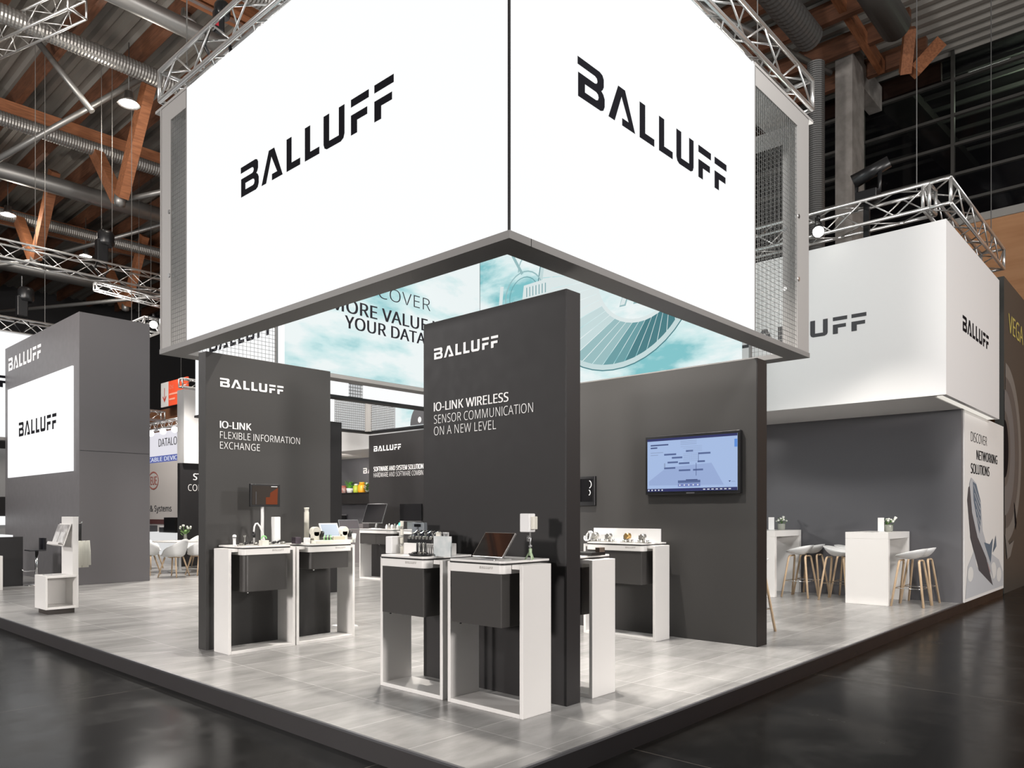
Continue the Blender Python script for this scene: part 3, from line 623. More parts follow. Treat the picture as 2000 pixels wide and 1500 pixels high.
g.flat([(13.66, 1.80), (13.58, 1.6), (13.8, 1.0), (14.4, .45), (15.55, .12), (14.9, .7), (14.2, 1.35), (13.85, 1.85)], (0, yb - .002, 0), UX, UZ, m=0)
g.flat([(13.72, 1.86), (13.85, 1.96), (14.2, 1.88), (14.55, 1.6), (14.7, 1.1), (15.3, .62), (15.6, .2), (15.0, .62), (14.3, 1.0), (13.9, 1.4)], (0, yb - .003, 0), UX, UZ, m=1)
g.flat([(13.95, 1.9), (14.2, 1.86), (14.5, 1.6), (14.55, 1.3), (14.45, 1.05), (14.2, 1.35), (14.0, 1.6)], (0, yb - .004, 0), UX, UZ, m=2)
for k in range(5): g.flat([(14.0 + .06 * k, 1.84 - .13 * k), (14.02 + .06 * k, 1.85 - .13 * k), (14.5, 1.56 - .1 * k), (14.48, 1.54 - .1 * k)], (0, yb - .005, 0), UX, UZ, m=1)
g.flat([(14.8, .9), (15.35, .52), (15.55, .95), (15.3, .85)], (0, yb - .004, 0), UX, UZ, m=2); g.flat([(15.55, .7), (15.8, 1.0), (15.85, .8)], (0, yb - .004, 0), UX, UZ, m=2)
g.build('space_plane_print', tones, bn)
G().box(13.41, 2.74, 3.0, 16.5, 2.9, 3.02).build('top_edge', DARK2, W)
B_ = thing('exhibition_wall', 'black panel painting the shaded recess between the white fascia and the next booth', 'wall', (16, 3.3, 0)); G().box(15.22, 3.2, 0, 16.9, 3.3, 5.2).build('panel', BLACK, B_); G().box(15.3, 2.95, 5.05, 16.0, 3.3, 5.45).build('white_cap', WHITE2, B_)  # panel coloured black in place of the shade in the gap
# neighbouring booth at the far edge
N_ = thing('neighbour_booth_wall', 'dark grey booth wall at the picture edge with yellow lettering and a round device print', 'booth wall', (16.9, 2.75, -.14))
pn = G().box(16.92, 2.75, -.14, 21.9, 2.9, 5.9).build('panel', M('olive grey booth wall', (.055, .057, .053), .5), N_)
G().text('VEGA', (17.35, 2.744, 4.92), UX, UZ, .36, 1.62, .02).build('lettering', M('yellow lettering', (.60, .52, .14), .5), pn)
g = G(); yv = 2.745
def half(r, z, c, m, sx=1.0, y=yv): g.flat([(16.93 + max(0, c + r * sx * math.cos(a)), z + r * math.sin(a)) for a in [-PI / 2 + PI * i / 30 for i in range(31)]], (0, y, 0), UX, UZ, m=m)
half(1.72, 2.55, .1, 0); half(1.45, 2.55, .1, 1, 1, yv - .001); half(1.2, 2.55, 0, 2, .9, yv - .002); half(.72, 2.62, 0, 1, .8, yv - .003); half(.55, 2.62, 0, 3, .7, yv - .004)
g.flat([(17.9, 1.62), (18.0, 1.55), (18.2, 1.2), (18.1, 1.05), (18.0, 1.2)], (0, yv - .005, 0), UX, UZ, m=3); g.flat([(16.95, 1.0), (17.4, .78), (17.9, .85), (17.5, .55), (17.2, .5)], (0, yv - .005, 0), UX, UZ, m=0)
g.build('device_print', [M('print pale grey', (.20, .20, .19), .5), M('print mid grey', (.10, .10, .10), .5), M('print light', (.16, .165, .17), .5), INK], pn)
# ---------------------------------------------------------------- dark display walls of the stand
t = thing('display_wall', 'tall dark display wall nearest the camera about wireless sensor communication', 'display wall', (4.35, 3.36, 0))
p = G().box(4.27, 3.365, 0, 4.435, 4.909, 3.0).build('panel', DARK, t, .004); G().box(4.272, 3.358, 0, 4.433, 3.365, 2.998).build('shaded_edge', DARK2, t)  # thin end sheet: shade on this face painted by a darker colour
G().logo((4.266, 4.77, 2.68), NY, UZ, .092).build('logo_lettering', PALE, p)
g = G(); g.text('IO-LINK WIRELESS', (4.266, 4.77, 2.245), NY, UZ, .072, .85, .022); g.text('SENSOR COMMUNICATION', (4.266, 4.77, 2.14), NY, UZ, .072, 1.10, -.004); g.text('ON A NEW LEVEL', (4.266, 4.77, 2.042), NY, UZ, .072, .72, -.004); g.build('text_lettering', PALE, p)
t = thing('display_wall', 'dark display wall about flexible information exchange beside the mesh end of the lightbox', 'display wall', (4.3, 7.5, 0))
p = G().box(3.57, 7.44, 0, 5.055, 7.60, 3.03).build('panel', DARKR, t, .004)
G().logo((3.72, 7.436, 2.69), UX, UZ, .09).build('logo_lettering', PALE, p)
g = G(); g.text('IO-LINK', (3.72, 7.436, 2.265), UX, UZ, .072, .345, .022); g.text('FLEXIBLE INFORMATION', (3.72, 7.436, 2.158), UX, UZ, .072, .93, -.004); g.text('EXCHANGE', (3.72, 7.436, 2.052), UX, UZ, .072, .445, -.004); g.build('text_lettering', PALE, p)
t = thing('display_wall', 'dark display wall that carries the big television', 'display wall', (7.6, 4.8, 0))
G().box(7.5, 3.397, 0, 7.735, 6.6, 3.0).build('panel', DARKR, t, .004); G().box(7.502, 3.39, 0, 7.733, 3.397, 2.998).build('shaded_edge', EDGE, t)  # near-black end sheet paints in the shade of the narrow face
t = thing('display_wall', 'bluish dark display wall peeking out behind the flexible information wall', 'display wall', (7, 11.3, 0)); G().box(6.3, 11.25, 0, 7.88, 11.42, 3.0).build('panel', DARK, t, .004)
t = thing('display_wall', 'dark display wall about software and system solutions, far back under the second lightbox', 'display wall', (10.3, 12, 0))
p = G().box(10.2, 10.4, 0, 10.4, 13.55, 3.1).build('panel', DARK, t, .004); G().logo((10.196, 13.37, 2.74), NY, UZ, .115).build('logo_lettering', PALE, p)
g = G(); g.text('SOFTWARE AND SYSTEM SOLUTIONS', (10.196, 13.37, 2.305), NY, UZ, .10, 1.70, .022); g.text('HARDWARE AND SOFTWARE COMBINED', (10.196, 13.37, 2.175), NY, UZ, .10, 1.76, 0); g.build('text_lettering', PALE, p)
# dark tower with led screen
t = thing('exhibition_tower', 'tall dark tower with a glowing screen, at the near edge of the raised floor', 'tower', (5.17, 16.01, 0))
tp = G().box(5.17, 16.01, 0, 6.5, 20.96, 5.29).build('body', DARKT, t, .004)
G().box(5.19, 16.006, 2.605, 6.48, 16.01, 2.612).build('panel_joint', BLACK, tp)
G().logo((5.166, 20.68, 4.72), NY, UZ, .295).build('logo_lettering', PALE, tp)
s_ = G().box(5.14, 16.31, 2.22, 5.17, 20.64, 4.28).build('led_screen', GLOWE, t); s_['label'] = 'glowing white led screen'
G().logo((5.136, 19.76, 3.12), NY, UZ, .316).build('logo_lettering', INK, s_)
# ---------------------------------------------------------------- far booths in the gap
t = thing('direction_sign', 'red and white hall sign with a downward arrow, high beside the dark tower', 'sign', (13, 29.8, 5.7))
G().box(13, 28.6, 5.65, 13.06, 30.25, 6.62).build('red_panel', M('red sign', (.75, .09, .035), .5), t); p = G().box(13, 30.25, 5.65, 13.06, 30.95, 6.62).build('white_panel', M('sign white', (.6, .6, .58), .5), t)
g = G(); g.flat([(-30.62, 6.4), (-30.58, 6.4), (-30.58, 5.95), (-30.46, 6.08), (-30.43, 6.04), (-30.6, 5.82), (-30.77, 6.04), (-30.74, 6.08), (-30.62, 5.95)], (12.99, 0, 0), NY, UZ); g.build('arrow', M('red arrow', (.5, .06, .04), .5), p)
g = G(); g.text('Ost', (12.99, 30.15, 6.30), NY, UZ, .17, .38)
for z, wd in ((6.06, 1.15), (5.86, .5)): g.box(12.985, 30.15 - wd, z, 12.99, 30.15, z + .07)
g.build('lettering', M('sign lettering', (.80, .35, .25), .5), t)
one('timber_gallery_wall', 'brown timber gallery wall below the red hall sign', 'wall', G().box(13.6, 24.5, 3.3, 13.8, 36, 5.75), noise_mat('brown timber cladding', (.16, .07, .035), (.22, .10, .05), 2, rough=.6))
t = thing('booth_fascia', 'bright white booth front with blue stripe and spotlights, distant in the gap', 'fascia', (12.5, 29, 3.3))
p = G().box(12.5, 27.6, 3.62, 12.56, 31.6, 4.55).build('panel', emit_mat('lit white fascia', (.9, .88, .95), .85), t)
G().text('DATALOGIC', (12.49, 29.95, 3.98), NY, UZ, .30, 2.30, .02).build('lettering', INKG, p)
p = G().box(12.48, 27.6, 3.36, 12.56, 31.6, 3.62).build('blue_stripe', emit_mat('blue stripe', (.16, .2, .55), .7), t); G().text('CABLE DEVICES', (12.47, 30.85, 3.415), NY, UZ, .155, 3.05, .03).build('lettering', emit_mat('stripe lettering', (.9, .92, 1), .9), p)
for y in (28.1, 29.1, 30.2): G().ball((12.3, y, 4.5), .12, 10, 6).build('spotlight', emit_mat('small booth spot', (1, .97, .98), 4), t)
t = thing('booth_wall', 'beige booth wall with a red oval emblem below the white booth front', 'booth wall', (12.3, 29, -.14))
p = G().box(12.3, 27.65, -.14, 12.36, 31.6, 3.34).build('panel', M('beige booth wall', (.46, .43, .41), .6), t)
g = G()
for i in range(32):
    a, b = 2 * PI * i / 32, 2 * PI * (i + 1) / 32
    g.flat([(-29.95 + .42 * math.cos(a), 2.66 + .30 * math.sin(a)), (-29.95 + .47 * math.cos(a), 2.66 + .35 * math.sin(a)), (-29.95 + .47 * math.cos(b), 2.66 + .35 * math.sin(b)), (-29.95 + .42 * math.cos(b), 2.66 + .30 * math.sin(b))], (12.29, 0, 0), NY, UZ)
g.text('EUE', (12.29, 30.22, 2.5), NY, UZ, .32, .56, .01); g.build('emblem', M('dull red print', (.32, .10, .08), .6), p)
G().text('s & Systems', (12.29, 30.55, 1.47), NY, UZ, .22, 2.2, .01).build('lettering', INKG, p)
G().box(12.28, 27.7, .98, 12.3, 31.6, 1.16).build('dark_stripe', M('maroon stripe', (.08, .03, .03), .5), p)
G().box(12.27, 29.6, -.6 + .5, 12.3, 31.4, .9).build('picture_poster', noise_mat('mixed photo print', (.02, .025, .05), (.35, .30, .36), 3.5, rough=.5, lo=.42, hi=.58), p)
g = G().box(12.27, 28.0, -.05, 12.3, 29.3, .9); q = g.build('product_poster', M('pale poster', (.62, .60, .60), .6), p); g = G()
for y in (28.3, 28.9):
    for k in range(6): g.box(12.26, y - .07, .05 + .12 * k, 12.27, y + .07, .12 + .12 * k)
g.build('product_row', INKG, q)
t = thing('booth_counter', 'white booth counter with dark machines, behind the round dining table', 'counter', (11.6, 27, -.14))
G().box(11.3, 25.8, -.14, 12.0, 30.2, .72).build('body', emit_mat('lit white counter', (.9, .9, .9), .8), t); G().box(11.4, 26.0, .72, 11.9, 26.9, 1.25).build('machine', BLACK, t); G().box(11.4, 28.4, .72, 11.8, 29.2, .95).build('machine', INKG, t); G().box(11.4, 26.95, .72, 11.7, 27.3, .9).build('machine', INKG, t)  # counter body glows; light falling on it is put in as emission
t = thing('fascia_box', 'plain pale grey fascia hanging in the gap beside the flexible information wall', 'fascia', (9, 19.5, 2.7))
G().box(8.78, 19.5, 2.7, 11.4, 19.9, 4.62).build('panel', WHITE2, t)
t = thing('display_wall', 'dark display wall under the plain pale fascia in the gap', 'display wall', (9, 19.6, 0)); p = G().box(8.72, 19.6, 0, 11.4, 19.75, 2.7).build('panel', DARK2, t)
g = G(); g.text('STA', (9.07, 19.594, 2.27), UX, UZ, .17, .36, .02); g.text('COMM', (8.93, 19.594, 1.98), UX, UZ, .17, .58, .0); g.build('text_lettering', PALE, p)
one('exit_sign', 'small green lit exit sign over the dark wall in the gap', 'sign', G().box(11.9, 25.9, 2.66, 12.0, 26.35, 2.84), emit_mat('green exit sign', (.5, .85, .45), 1.2))
# ---------------------------------------------------------------- display counters
def rounded(x0, x1, y0, y1, r):
    p = [(x1, y1), (x0, y1)]
    p += [(x0 + r - r * math.cos(a), y0 + r - r * math.sin(a)) for a in [PI / 2 * i / 8 for i in range(9)]]
    p += [(x1 - r + r * math.sin(a), y0 + r - r * math.cos(a)) for a in [PI / 2 * i / 8 for i in range(9)]]
    return p
def counter(label, loc, rotz, W=.74, cabz=.61, cabs=1, prot=.09, lock=CHROME, cr=.006):
    t = thing('display_counter', label, 'counter', loc, rotz, 'white framed display counters', world=False)
    for x in (0, W - .03): G().box(x, -.30, 0, x + .03, 0, 1.036).build('side_panel', WHITE, t, .003)
    G().box(.03, -.30, 0, W - .03, 0, .03).build('base_plate', WHITE, t, .002)
    G().box(.03, -.30, 1.006, W - .03, 0, 1.036).build('top_rail', WHITE, t)
    yf = -.30 - prot; i_ = .10
    g = G(); g.prism(rounded(i_, W - i_, yf, -.302, .04), .975, 1.0355); d = g.build('drawer', WHITE, t, .004)
    G().box(i_ + .01, -.302, .975, W - i_ - .01, -.02, 1.005).build('drawer_case', WHITE, d)
    G().logo((W - .32, yf - .001, 1.006), UX, UZ, .016).build('logo_lettering', M('grey small lettering', (.35, .33, .31), .5), d)
    G().prism(rounded(i_ - .001, W - i_ + .001, yf - .001, .09, .04), 1.0362, 1.0465).build('gap_strip', GAP, t)
    G().prism(rounded(i_, W - i_, yf, .10, .04), 1.0466, 1.062).build('worktop', WHITE, t, .002)
    cw = (W - .24) / cabs
    for i in range(cabs):
        x = .12 + cw * i; g = G().prism(rounded(x + .003, x + cw - .003, yf + .012, -.03, cr), cabz, .974)
        c = g.build('cabinet', CAB, t, .004)
        G().tube([(x + .06, yf + .05, cabz - .015), (x + .06, yf + .05, cabz)], .008, 8).build('lock', lock, c)
    return t
counter('display counter standing nearest the camera, with the tilted touch screen on it', (4.10, 4.10, 0), -PI / 2, lock=BLACK)
counter('display counter carrying the valve assembly, beside the one nearest the camera', (4.10, 4.895, 0), -PI / 2, lock=BLACK)
counter('display counter below the small pole mounted monitor at the flexible information wall', (3.60, 7.325, 0), 0, cr=.05)
counter('display counter with a shallow cabinet and a white tablet past its dark wall end', (4.355, 7.325, 0), 0, cabz=.795, cr=.05)
counter('display counter with white backboard and metal connectors below the television', (7.36, 5.30, 0), -PI / 2, W=.96)
counter('display counter showing only its white end panel behind the wall nearest the camera', (4.585, 3.36, 0), PI / 2)
counter('wide display counter with two cabinets far back under the tilted black monitor', (10.07, 13.31, 0), -PI / 2, W=1.36, cabs=2, cabz=.75)
counter('display counter far back with the upright dark monitor', (10.07, 11.93, 0), -PI / 2, W=.74, cabz=.75)
ZT = 1.062
def panel(t, name, c, u, v, su, sv, th, front, back, inset=.012, fm=None, emit=None):
    """flat display: body with a screen in front; n = v x u points back"""
    u = Vector(u).normalized(); v = Vector(v).normalized(); n = u.cross(v); c = Vector(c)
    b = G().obox(c, u, v, n, su, sv, th, 0).build(name, back, t, .002)
    G().obox(c + n * (th + .0005), u, v, n, su - inset, sv - inset, .0005).build('screen', front, b); return b
# tilted touch screen on the nearest counter (faces the dark hall, -X)
t = thing('touch_screen', 'tilted black touch screen with silver rim on the counter nearest the camera', 'screen', (3.8, 3.62, ZT))
panel(t, 'display_body', (3.80, 3.625, 1.165), (-.04, -1, 0), (.62, -.02, .78), .15, .105, .008, GLASSB, ALU, .006)
g = G(); g.box(3.72, 3.55, ZT, 3.90, 3.70, ZT + .012); g.obox((3.835, 3.625, 1.11), UY, (.2, 0, 1), (1, 0, -.2), .03, .055, .012); g.build('foot', ALU, t, .003)
# antenna mast
t = thing('sensor_mast', 'slim sensor mast with a white box on top and a green tripod foot', 'device', (4.0, 3.467, ZT))
G().box(3.965, 3.445, 1.255, 4.03, 3.535, 1.385).build('white_box', WHITE2, t, .006); G().box(3.98, 3.415, 1.275, 4.02, 3.444, 1.365).build('connector_block', CREAM, t, .004)
G().tube([(4.0, 3.467, 1.12), (4.0, 3.467, 1.26)], .007, 8).build('pole', ALU, t)
g = G(); g.tube([(4.0, 3.467, 1.15), (4.0, 3.467, 1.165)], .013, 10); g.tube([(3.99, 3.475, 1.19), (3.99, 3.475, 1.23)], .012, 8); g.build('sensor_head', M('grey sensor', (.4, .4, .4), .3, .6), t)
g = G()
for a in (0, 2.1, 4.2): g.tube([(4.0, 3.467, 1.125), (4.0 + .016 * math.cos(a), 3.467 + .016 * math.sin(a), 1.10), (4.0 + .035 * math.cos(a), 3.467 + .035 * math.sin(a), ZT)], .006, 6)
g.tube([(4.0, 3.467, 1.09), (4.0, 3.467, 1.14)], .012, 8); g.build('tripod_foot', M('pale green plastic', (.45, .58, .38), .4), t)
# valve counter
t = thing('cable_tray', 'black tray with looped silver cables on the valve counter', 'tray', (3.79, 4.39, ZT))
G().lathe([(.10, ZT), (.115, ZT + .008), (.12, ZT + .018), (.10, ZT + .012), (.001, ZT + .01)], 3.79, 4.39, 20, sx=.62, sy=.95).build('tray', BLACK, t)
for i in range(5):
    y = 4.345 + .024 * i; G().tube([(3.80, y, ZT + .012)] + [(3.80 + .02 * math.cos(a), y + .026 * math.cos(a), ZT + .035 + .062 * math.sin(a)) for a in [PI * k / 8 for k in range(9)]] + [(3.78, y - .026, ZT + .012)], .0062, 6).build('cable_loop', STEEL if i % 2 else BLACK, t)
for i in range(9): x = 3.75 + .012 * (i % 3); G().tube([(x, 4.30 + .021 * i, ZT + .02), (x + .03, 4.30 + .021 * i, ZT + .024)], .008, 8).build('connector', STEEL if i % 2 else BLACK, t)
one('white_plinth', 'white plinth box under the valve assembly', 'plinth', G().box(3.88, 4.30, ZT, 4.08, 4.70, 1.152), WHITE, bevel=.003)
t = thing('valve_assembly', 'valve assembly of black blocks and chrome bodies on the white plinth', 'machine', (3.96, 4.5, 1.152))
G().box(3.90, 4.38, 1.152, 4.05, 4.68, 1.185).build('base_block', BLACK, t, .003); k = 0
for i in range(7):
    y = 4.40 + .042 * i
    G().tube([(3.97, y, 1.185), (3.97, y, 1.245)], .018, 10).build('valve_body', CHROME if i % 2 else M('dark blue valve', (.03, .04, .07), .25), t)
    G().tube([(3.92, y, 1.17), (3.92, y, 1.215), (3.94, y - .008, 1.23), (3.97, y - .02, 1.25), (4.01, y - .012, 1.235), (4.03, y, 1.2)], .0055, 6).build('hose', CHROME if i % 2 == 0 else BLACK, t)
    G().tube([(3.905, y, 1.195), (3.895, y, 1.195)], .014, 10).build('port', STEEL, t)
G().lathe([(.02, 1.152), (.03, 1.17), (.03, 1.20), (.02, 1.21), (.02, 1.235), (.026, 1.24), (.001, 1.242)], 3.93, 4.345, 14).build('gauge', CREAM, t)
t = thing('servo_drive', 'grey upright drive unit behind the valve assembly', 'device', (4.09, 4.78, ZT)); G().box(4.09, 4.70, ZT, 4.13, 4.85, 1.31).build('housing', M('blue grey device', (.18, .20, .22), .4), t, .004); G().box(4.086, 4.735, 1.275, 4.09, 4.815, 1.298).build('display', GLASSB, t)
t = thing('signal_mast', 'cream signal mast with small ring clamps beside the valve assembly', 'mast', (3.92, 4.77, ZT))
G().tube([(3.92, 4.77, ZT), (3.92, 4.77, 1.325)], .014, 12).build('tube', CREAM, t)
for z in (1.12, 1.19, 1.26): G().tube([(3.92, 4.77, z), (3.92, 4.77, z + .02)], .019, 12).build('ring_clamp', STEEL, t)
one('white_device_box', 'upright white device box at the outer corner of the valve counter', 'box', G().box(3.84, 4.80, ZT, 3.96, 4.88, 1.20), WHITE2, bevel=.005)
t = thing('info_board', 'upright pale printed board on the valve counter', 'board', (3.9, 4.2, ZT)); G().box(3.84, 4.11, ZT, 3.852, 4.30, 1.215).build('board', noise_mat('pale blue print', (.58, .63, .64), (.74, .76, .76), 14, rough=.3), t, .001); G().box(3.852, 4.12, ZT, 3.90, 4.22, ZT + .006).build('foot', WHITE2, t)
one('white_back_board', 'white back board behind the pale printed board', 'board', G().box(4.10, 4.42, ZT, 4.112, 4.64, 1.235), WHITE2)
# counter at the flexible information wall
t = thing('pole_monitor', 'small black framed monitor on a white pole at the flexible information wall', 'monitor', (4.06, 7.2, ZT))
b = G().box(3.90, 7.15, 1.455, 4.235, 7.18, 1.69).build('display_body', BLACK, t, .004)
s_ = G().box(3.918, 7.1475, 1.475, 4.217, 7.15, 1.672).build('screen', M('reflecting screen', (.045, .038, .033), .1), b)
g = G(); g.flat([(4.07, 1.48), (4.20, 1.48), (4.207, 1.655), (4.12, 1.60), (4.115, 1.555), (4.07, 1.553)], (0, 7.146, 0), UX, UZ, m=0); g.box(4.13, 7.1455, 1.662, 4.20, 7.1465, 1.668, 1); g.box(3.955, 7.1455, 1.48, 3.965, 7.1465, 1.61, 2)
g.build('screen_picture', [M('rust picture', (.15, .035, .012), .2), PALE, INKG], s_)
G().tube([(4.06, 7.2, ZT), (4.06, 7.2, 1.56)], .016, 12).build('pole', WHITE2, t); G().box(4.0, 7.15, ZT, 4.12, 7.27, ZT + .01).build('foot', WHITE2, t)
t = thing('ball_sensor', 'white sensor post with a ball top at the near corner of its counter', 'sensor', (3.69, 7.08, ZT))
G().lathe([(.022, ZT), (.022, ZT + .01), (.014, ZT + .015), (.014, 1.13), (.017, 1.14), (.012, 1.145)], 3.69, 7.08, 14).build('post', WHITE2, t); G().ball((3.69, 7.08, 1.158), .02, 12, 8).build('ball', WHITE2, t); G().tube([(3.69, 7.08, 1.142), (3.69, 7.08, 1.148)], .02, 12).build('collar', BLACK, t)
t = thing('rod_sensor', 'thin metal rod sensor with a flared tip beside the white ball sensor', 'sensor', (3.81, 7.1, ZT)); G().lathe([(.015, ZT), (.015, ZT + .01), (.005, ZT + .02), (.005, 1.14), (.014, 1.165), (.001, 1.166)], 3.81, 7.1, 12).build('rod', STEEL, t)
t = thing('connector_strip', 'row of black and steel connectors along the counter edge below the pole monitor', 'connectors', (3.95, 7.06, ZT))
G().box(3.72, 7.04, ZT, 4.24, 7.09, ZT + .008).build('rail', STEEL, t)
for i in range(10):
    x = 3.735 + .052 * i; G().tube([(x, 7.065, ZT + .02), (x + .035, 7.06, ZT + .02 + .012 * (i % 3))], .010 + .003 * (i % 2), 8).build('connector', BLACK if i % 3 else STEEL, t)
t = thing('flexible_hose', 'arched white flexible hose lamp in front of the monitor pole', 'hose', (3.93, 7.1, ZT))
G().tube([(3.925, 7.12, ZT), (3.92, 7.12, 1.2), (3.925, 7.12, 1.25), (3.94, 7.12, 1.28), (3.96, 7.12, 1.285), (3.99, 7.12, 1.25), (4.02, 7.12, 1.18), (4.035, 7.12, 1.12), (4.04, 7.12, ZT)], .009, 8).build('hose', WHITE2, t); G().tube([(3.92, 7.12, 1.14), (3.92, 7.12, 1.20)], .017, 10).build('black_sleeve', BLACK, t)
t = thing('sensor_cube', 'cream sensor cube with a green ring light in front of the hose', 'sensor', (3.97, 7.0, ZT)); G().box(3.93, 6.97, ZT, 4.005, 7.04, 1.115).build('cube', CREAM, t, .004)
g = G(); g.tube([(3.965 + .028 * math.cos(a), 7.0, 1.13 + .028 * math.sin(a)) for a in [PI * k / 8 for k in range(9)]], .007, 8); g.build('ring_light', GREENW, t)
one('signal_block', 'tall white signal light block on the counter below the pole monitor', 'signal light', G().box(4.13, 7.08, ZT, 4.20, 7.15, 1.35), WHITE2, bevel=.006)
# counter with the white tablet
one('tall_cylinder', 'tall slim cream cylinder beside the white tablet', 'cylinder', G().lathe([(.026, ZT), (.026, 1.40), (.023, 1.405), (.023, 1.43), (.027, 1.435), (.027, 1.45), (.001, 1.451)], 4.585, 7.2, 20), CREAM)
one('purple_box', 'small dark purple box at the near end of the tablet counter', 'box', G().box(4.40, 7.12, ZT, 4.47, 7.2, ZT + .07), M('purple box', (.06, .045, .06), .5), bevel=.003)
one('white_canister', 'small white canister beside the dark purple box', 'canister', G().lathe([(.035, ZT), (.035, ZT + .06), (.03, ZT + .065), (.001, ZT + .066)], 4.50, 7.06, 16), WHITE2)
one('device_tray', 'long cream tray carrying the two round camera units', 'tray', G().box(4.54, 6.96, ZT, 5.02, 7.12, ZT + .035), CREAM, bevel=.006)
for x, lab in ((4.62, 'round cream camera unit with black dial next to the tall cylinder'), (4.985, 'round cream camera unit with black dial at the far end of the tablet counter')):
    t = thing('camera_unit', lab, 'camera unit', (x, 7.08, ZT + .035)); z = 1.19
    g = G(); g.box(x - .045, 7.04, ZT + .035, x + .025, 7.11, z); g.tube([(x - .01, 7.04, z), (x - .01, 7.11, z)], .052, 20); g.build('housing', CREAM, t, .004)
    G().tube([(x + .035, 7.03, z - .03), (x + .055, 7.025, z - .035)], .038, 18).build('dial', BLACK, t); G().obox((x + .058, 7.024, z - .035), (.6, 0, -.6), (0, 1, 0), (.6, 0, .6), .026, .004, .003).build('dial_mark', CREAM, t)
t = thing('white_tablet', 'tilted white framed tablet between the two camera units', 'tablet', (4.82, 7.1, ZT))
panel(t, 'tablet_body', (4.815, 7.10, 1.20), UX, (0, .45, .89), .118, .085, .006, M('grey blue tablet screen', (.30, .35, .42), .15, emit=.35), WHITE2, .014); G().box(4.77, 7.1, ZT + .035, 4.86, 7.16, 1.15).build('stand', WHITE2, t)
t = thing('green_wires', 'bundle of green and black wires on the tray in front of the tablet', 'wires', (4.7, 7.0, ZT))
for i in range(5): x = 4.66 + .02 * i; G().tube([(x, 6.98, ZT + .036), (x + .008, 6.985, ZT + .075), (x + .016, 6.99, ZT + .09), (x + .02, 7.0, ZT + .06), (x + .024, 7.0, ZT + .036)], .004, 6).build('wire', GREENW if i % 2 == 0 else BLACK, t)
one('terminal_row', 'row of cream terminals in front of the tablet', 'terminals', G().box(4.78, 6.975, ZT + .035, 4.93, 7.0, ZT + .075), M('beige terminals', (.60, .56, .42), .5), bevel=.002)
one('glass_beaker', 'clear plastic beaker at the outer edge of the tablet counter', 'beaker', G().lathe([(.018, ZT), (.026, ZT + .10), (.024, ZT + .10), (.016, ZT + .004), (.001, ZT + .004)], 5.05, 6.98, 14), M('frosted beaker', (.7, .72, .7), .2))
t = thing('screen_stand', 'tilted screen with white rim on a slim white stand behind the tablet counter', 'screen', (5.36, 7.75, 0))
panel(t, 'display_body', (5.53, 7.75, 1.25), UX, (0, .3, .95), .145, .06, .008, M('dim reflecting screen', (.12, .11, .12), .08), ALU, .006)
G().tube([(5.48, 7.77, 0.0), (5.48, 7.77, 1.2)], .016, 10).build('stand_pole', WHITE2, t); G().box(5.38, 7.65, 0, 5.60, 7.9, .012).build('stand_foot', WHITE2, t)
# television and wall tablet
t = thing('television', 'big wall mounted television showing a pale blue diagram', 'television', (7.47, 4.13, 1.6))
b = G().box(7.445, 3.55, 1.597, 7.5, 4.705, 2.262).build('frame', BLACK, t, .006)
SX0, SW, SZ0, SH = 4.675, 1.095, 1.632, .598
scr = G().box(7.442, SX0 - SW, SZ0, 7.446, SX0, SZ0 + SH).build('screen', emit_mat('pale blue screen', (.44, .58, .88), .84), t)
g = G(); xs = 7.4405; O = (xs, SX0, SZ0)
def R(a, b, c, d, m): g.flat([(a * SW, b * SH), (c * SW, b * SH), (c * SW, d * SH), (a * SW, d * SH)], (7.4405 - .0003 * m, SX0, SZ0), NY, UZ, m=m)
g.flat([(.02 * SW, .20 * SH), (.23 * SW, .45 * SH), (.73 * SW, .50 * SH), (.86 * SW, .10 * SH), (.02 * SW, .12 * SH)], (7.4408, SX0, SZ0), NY, UZ, m=0)
R(0, .955, 1, 1, 1); R(0, 0, 1, .055, 1); R(.97, .76, 1, .90, 2)
for a, b_, w_ in ((.20, .675, .14), (.29, .61, .12), (.24, .525, .12), (.20, .42, .13), (.37, .50, .12), (.45, .72, .08), (.59, .665, .13), (.58, .52, .08), (.37, .37, .13), (.53, .37, .11)): R(a, b_, a + w_, b_ + .032, 3)
R(.36, .085, .61, .14, 4); R(.36, .15, .61, .20, 3); R(.45, .195, .58, .215, 5)
for i in range(5): R(.375 + .05 * i, .1, .39 + .05 * i, .125, 6)
for i in range(3): R(.39, .92 - .03 * i, .57, .928 - .03 * i, 7)
for i in range(4): R(.39 + .03 * i, .82 - .03 * i, .63, .825 - .03 * i, 7)
R(.04, .865, .25, .89, 5); R(.04, .815, .12, .84, 5); R(.04, .73, .19, .742, 7); R(.04, .685, .13, .697, 7)
for i in range(8): R(.43 + .02 * i, .55, .432 + .02 * i, .69, 7)
for i in range(5): R(.42, .55 + .035 * i, .59, .554 + .035 * i, 7)
R(.562, .28, .567, .51, 5); R(.587, .52, .592, .70, 5); R(.20, .45, .215, .53, 7)
for i in range(5): R(.01 + .04 * i, .015, .025 + .04 * i, .04, 6)
for i in range(7): R(.64 + .045 * i, .018, .665 + .045 * i, .036, 6)
g.flat([(.91 * SW, .17 * SH), (.935 * SW, .17 * SH), (.922 * SW, .145 * SH)], (7.438, SX0, SZ0), NY, UZ, m=1); R(.94, .15, .98, .158, 7)
E_ = emit_mat
